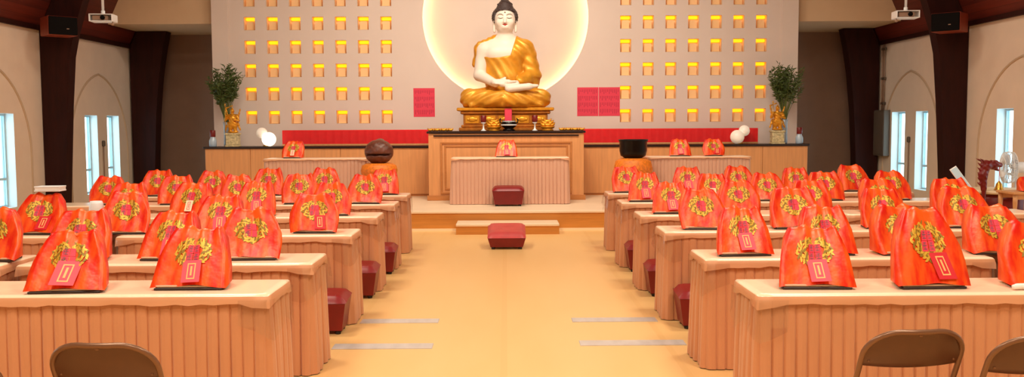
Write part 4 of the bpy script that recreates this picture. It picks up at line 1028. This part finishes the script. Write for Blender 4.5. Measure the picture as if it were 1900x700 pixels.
# ================================================================== WALL AND CEILING FITTINGS
def speaker(sx, lab):
    t = thing('wall_speaker', lab, 'speaker', (sx*7.47, 15.52, 3.16), sx*math.radians(-42) if sx > 0 else math.radians(42), 'black speakers on the timber arches')
    b = MB(); b.box((-.23, -.22, 0), (.23, .22, .31), .008); b.build('cabinet', M['speaker_wood'], t)
    b = MB(); b.box((-.225, -.245, .006), (.225, -.22, .304), .012); b.build('grille', M['speaker'], t)
    b = MB(); b.box((.05, -.249, .10), (.09, -.245, .115), .002); b.build('badge', M['conduit'], t)
    b = MB(); b.tube([(0, .22, .15), (-sx*.02, .32, .17)], .03, 8); b.build('bracket', M['speaker'], t)
speaker(-1, 'black speaker with red-brown side mounted high on the left timber arch'); speaker(1, 'black speaker with red-brown side mounted high on the right timber arch')
def projector(sx, lab):
    x, y = sx*6.065, 14.0
    # the roof is above: hang the pole from it
    zr = 3.325+(8.0-abs(x))/(8.0-6.85)*(5.8-3.325) if abs(x) > 6.85 else 5.8+(6.85-abs(x))/(6.85-4.4)*(8.2-5.8)
    t = thing('ceiling_projector', lab, 'projector', (x, y, 3.22), sx*math.radians(-6), 'projectors hung from the ceiling')
    b = MB(); b.tube([(0, 0, .10), (0, 0, .17)], .03, 10); b.tube([(0, 0, .15), (0, 0, zr-3.22)], .02, 10); b.build('mount_pole', M['white_plastic'], t)
    b = MB(); b.box((-.17, -.13, 0), (.17, .13, .012), .003); b.box((-.17, -.13, .012), (-.155, .13, .10), .003); b.box((-.17, -.13, .10), (.17, .13, .112), .003); b.box((.155, -.13, .012), (.17, .13, .10), .003); b.build('tray', M['white_plastic'], t)
    b = MB(); b.box((-.13, -.11, .012), (.10, .11, .09), .012); b.build('projector_body', M['conduit'], t)
    b = MB(); b.lathe([(.03, 0), (.034, .03), (.0, .028)], 16, (0, 0, 0), 0, Matrix.Translation((.03, -.11, .055)) @ Matrix.Rotation(math.pi/2, 4, 'X')); b.build('lens', M['speaker'], t)
    b = MB(); b.ball((-sx*.15, -.05, -.035), .024, 10); b.tube([(-sx*.15, -.05, -.03), (-sx*.15, -.05, .0)], .008, 6); b.build('sensor', M['conduit'], t)
projector(-1, 'small white projector on a ceiling pole, left side'); projector(1, 'small white projector on a ceiling pole, right side')
for sx, side in ((-1, 'left'), (1, 'right')):
    t = thing('window_rod', 'thin brown rod with knob on the wall between the far %s windows' % side, 'rod', (sx*7.975, 18.13 if sx > 0 else 18.22, .45), 0, 'rods between the windows')
    b = MB(); b.tube([(0, 0, 0), (0, 0, .82)], .012, 8); b.build('rod', M['conduit'], t)
    b = MB(); b.lathe([(.012, .80), (.035, .82), (.035, .90), (.02, .92), (0, .92)], 12); b.build('knob', M['grey_metal'], t)
t = thing('electrical_box', 'brown electrical box with conduit on right wall beside the far timber post', 'electrical box', (7.93, 19.33, .95))
b = MB(); b.box((-.07, -.26, 0), (.065, .26, .96), .008); b.build('box_body', M['grey_metal'], t)
b = MB(); b.box((-.08, -.24, .03), (-.07, .24, .93), .003); b.build('box_door', M['grey_metal'], t)
b = MB(); b.tube([(.03, .10, .96), (.03, .10, 2.33)], .022, 8); b.tube([(.035, .02, .96), (.035, .02, 2.33)], .014, 8); b.build('conduit_pipe', M['conduit'], t)
for z in (1.08, 1.6, 2.22):
    b = MB(); b.box((.01, -.04, z), (.055, .14, z+.05), .004); b.build('pipe_clamp', M['grey_metal'], t)
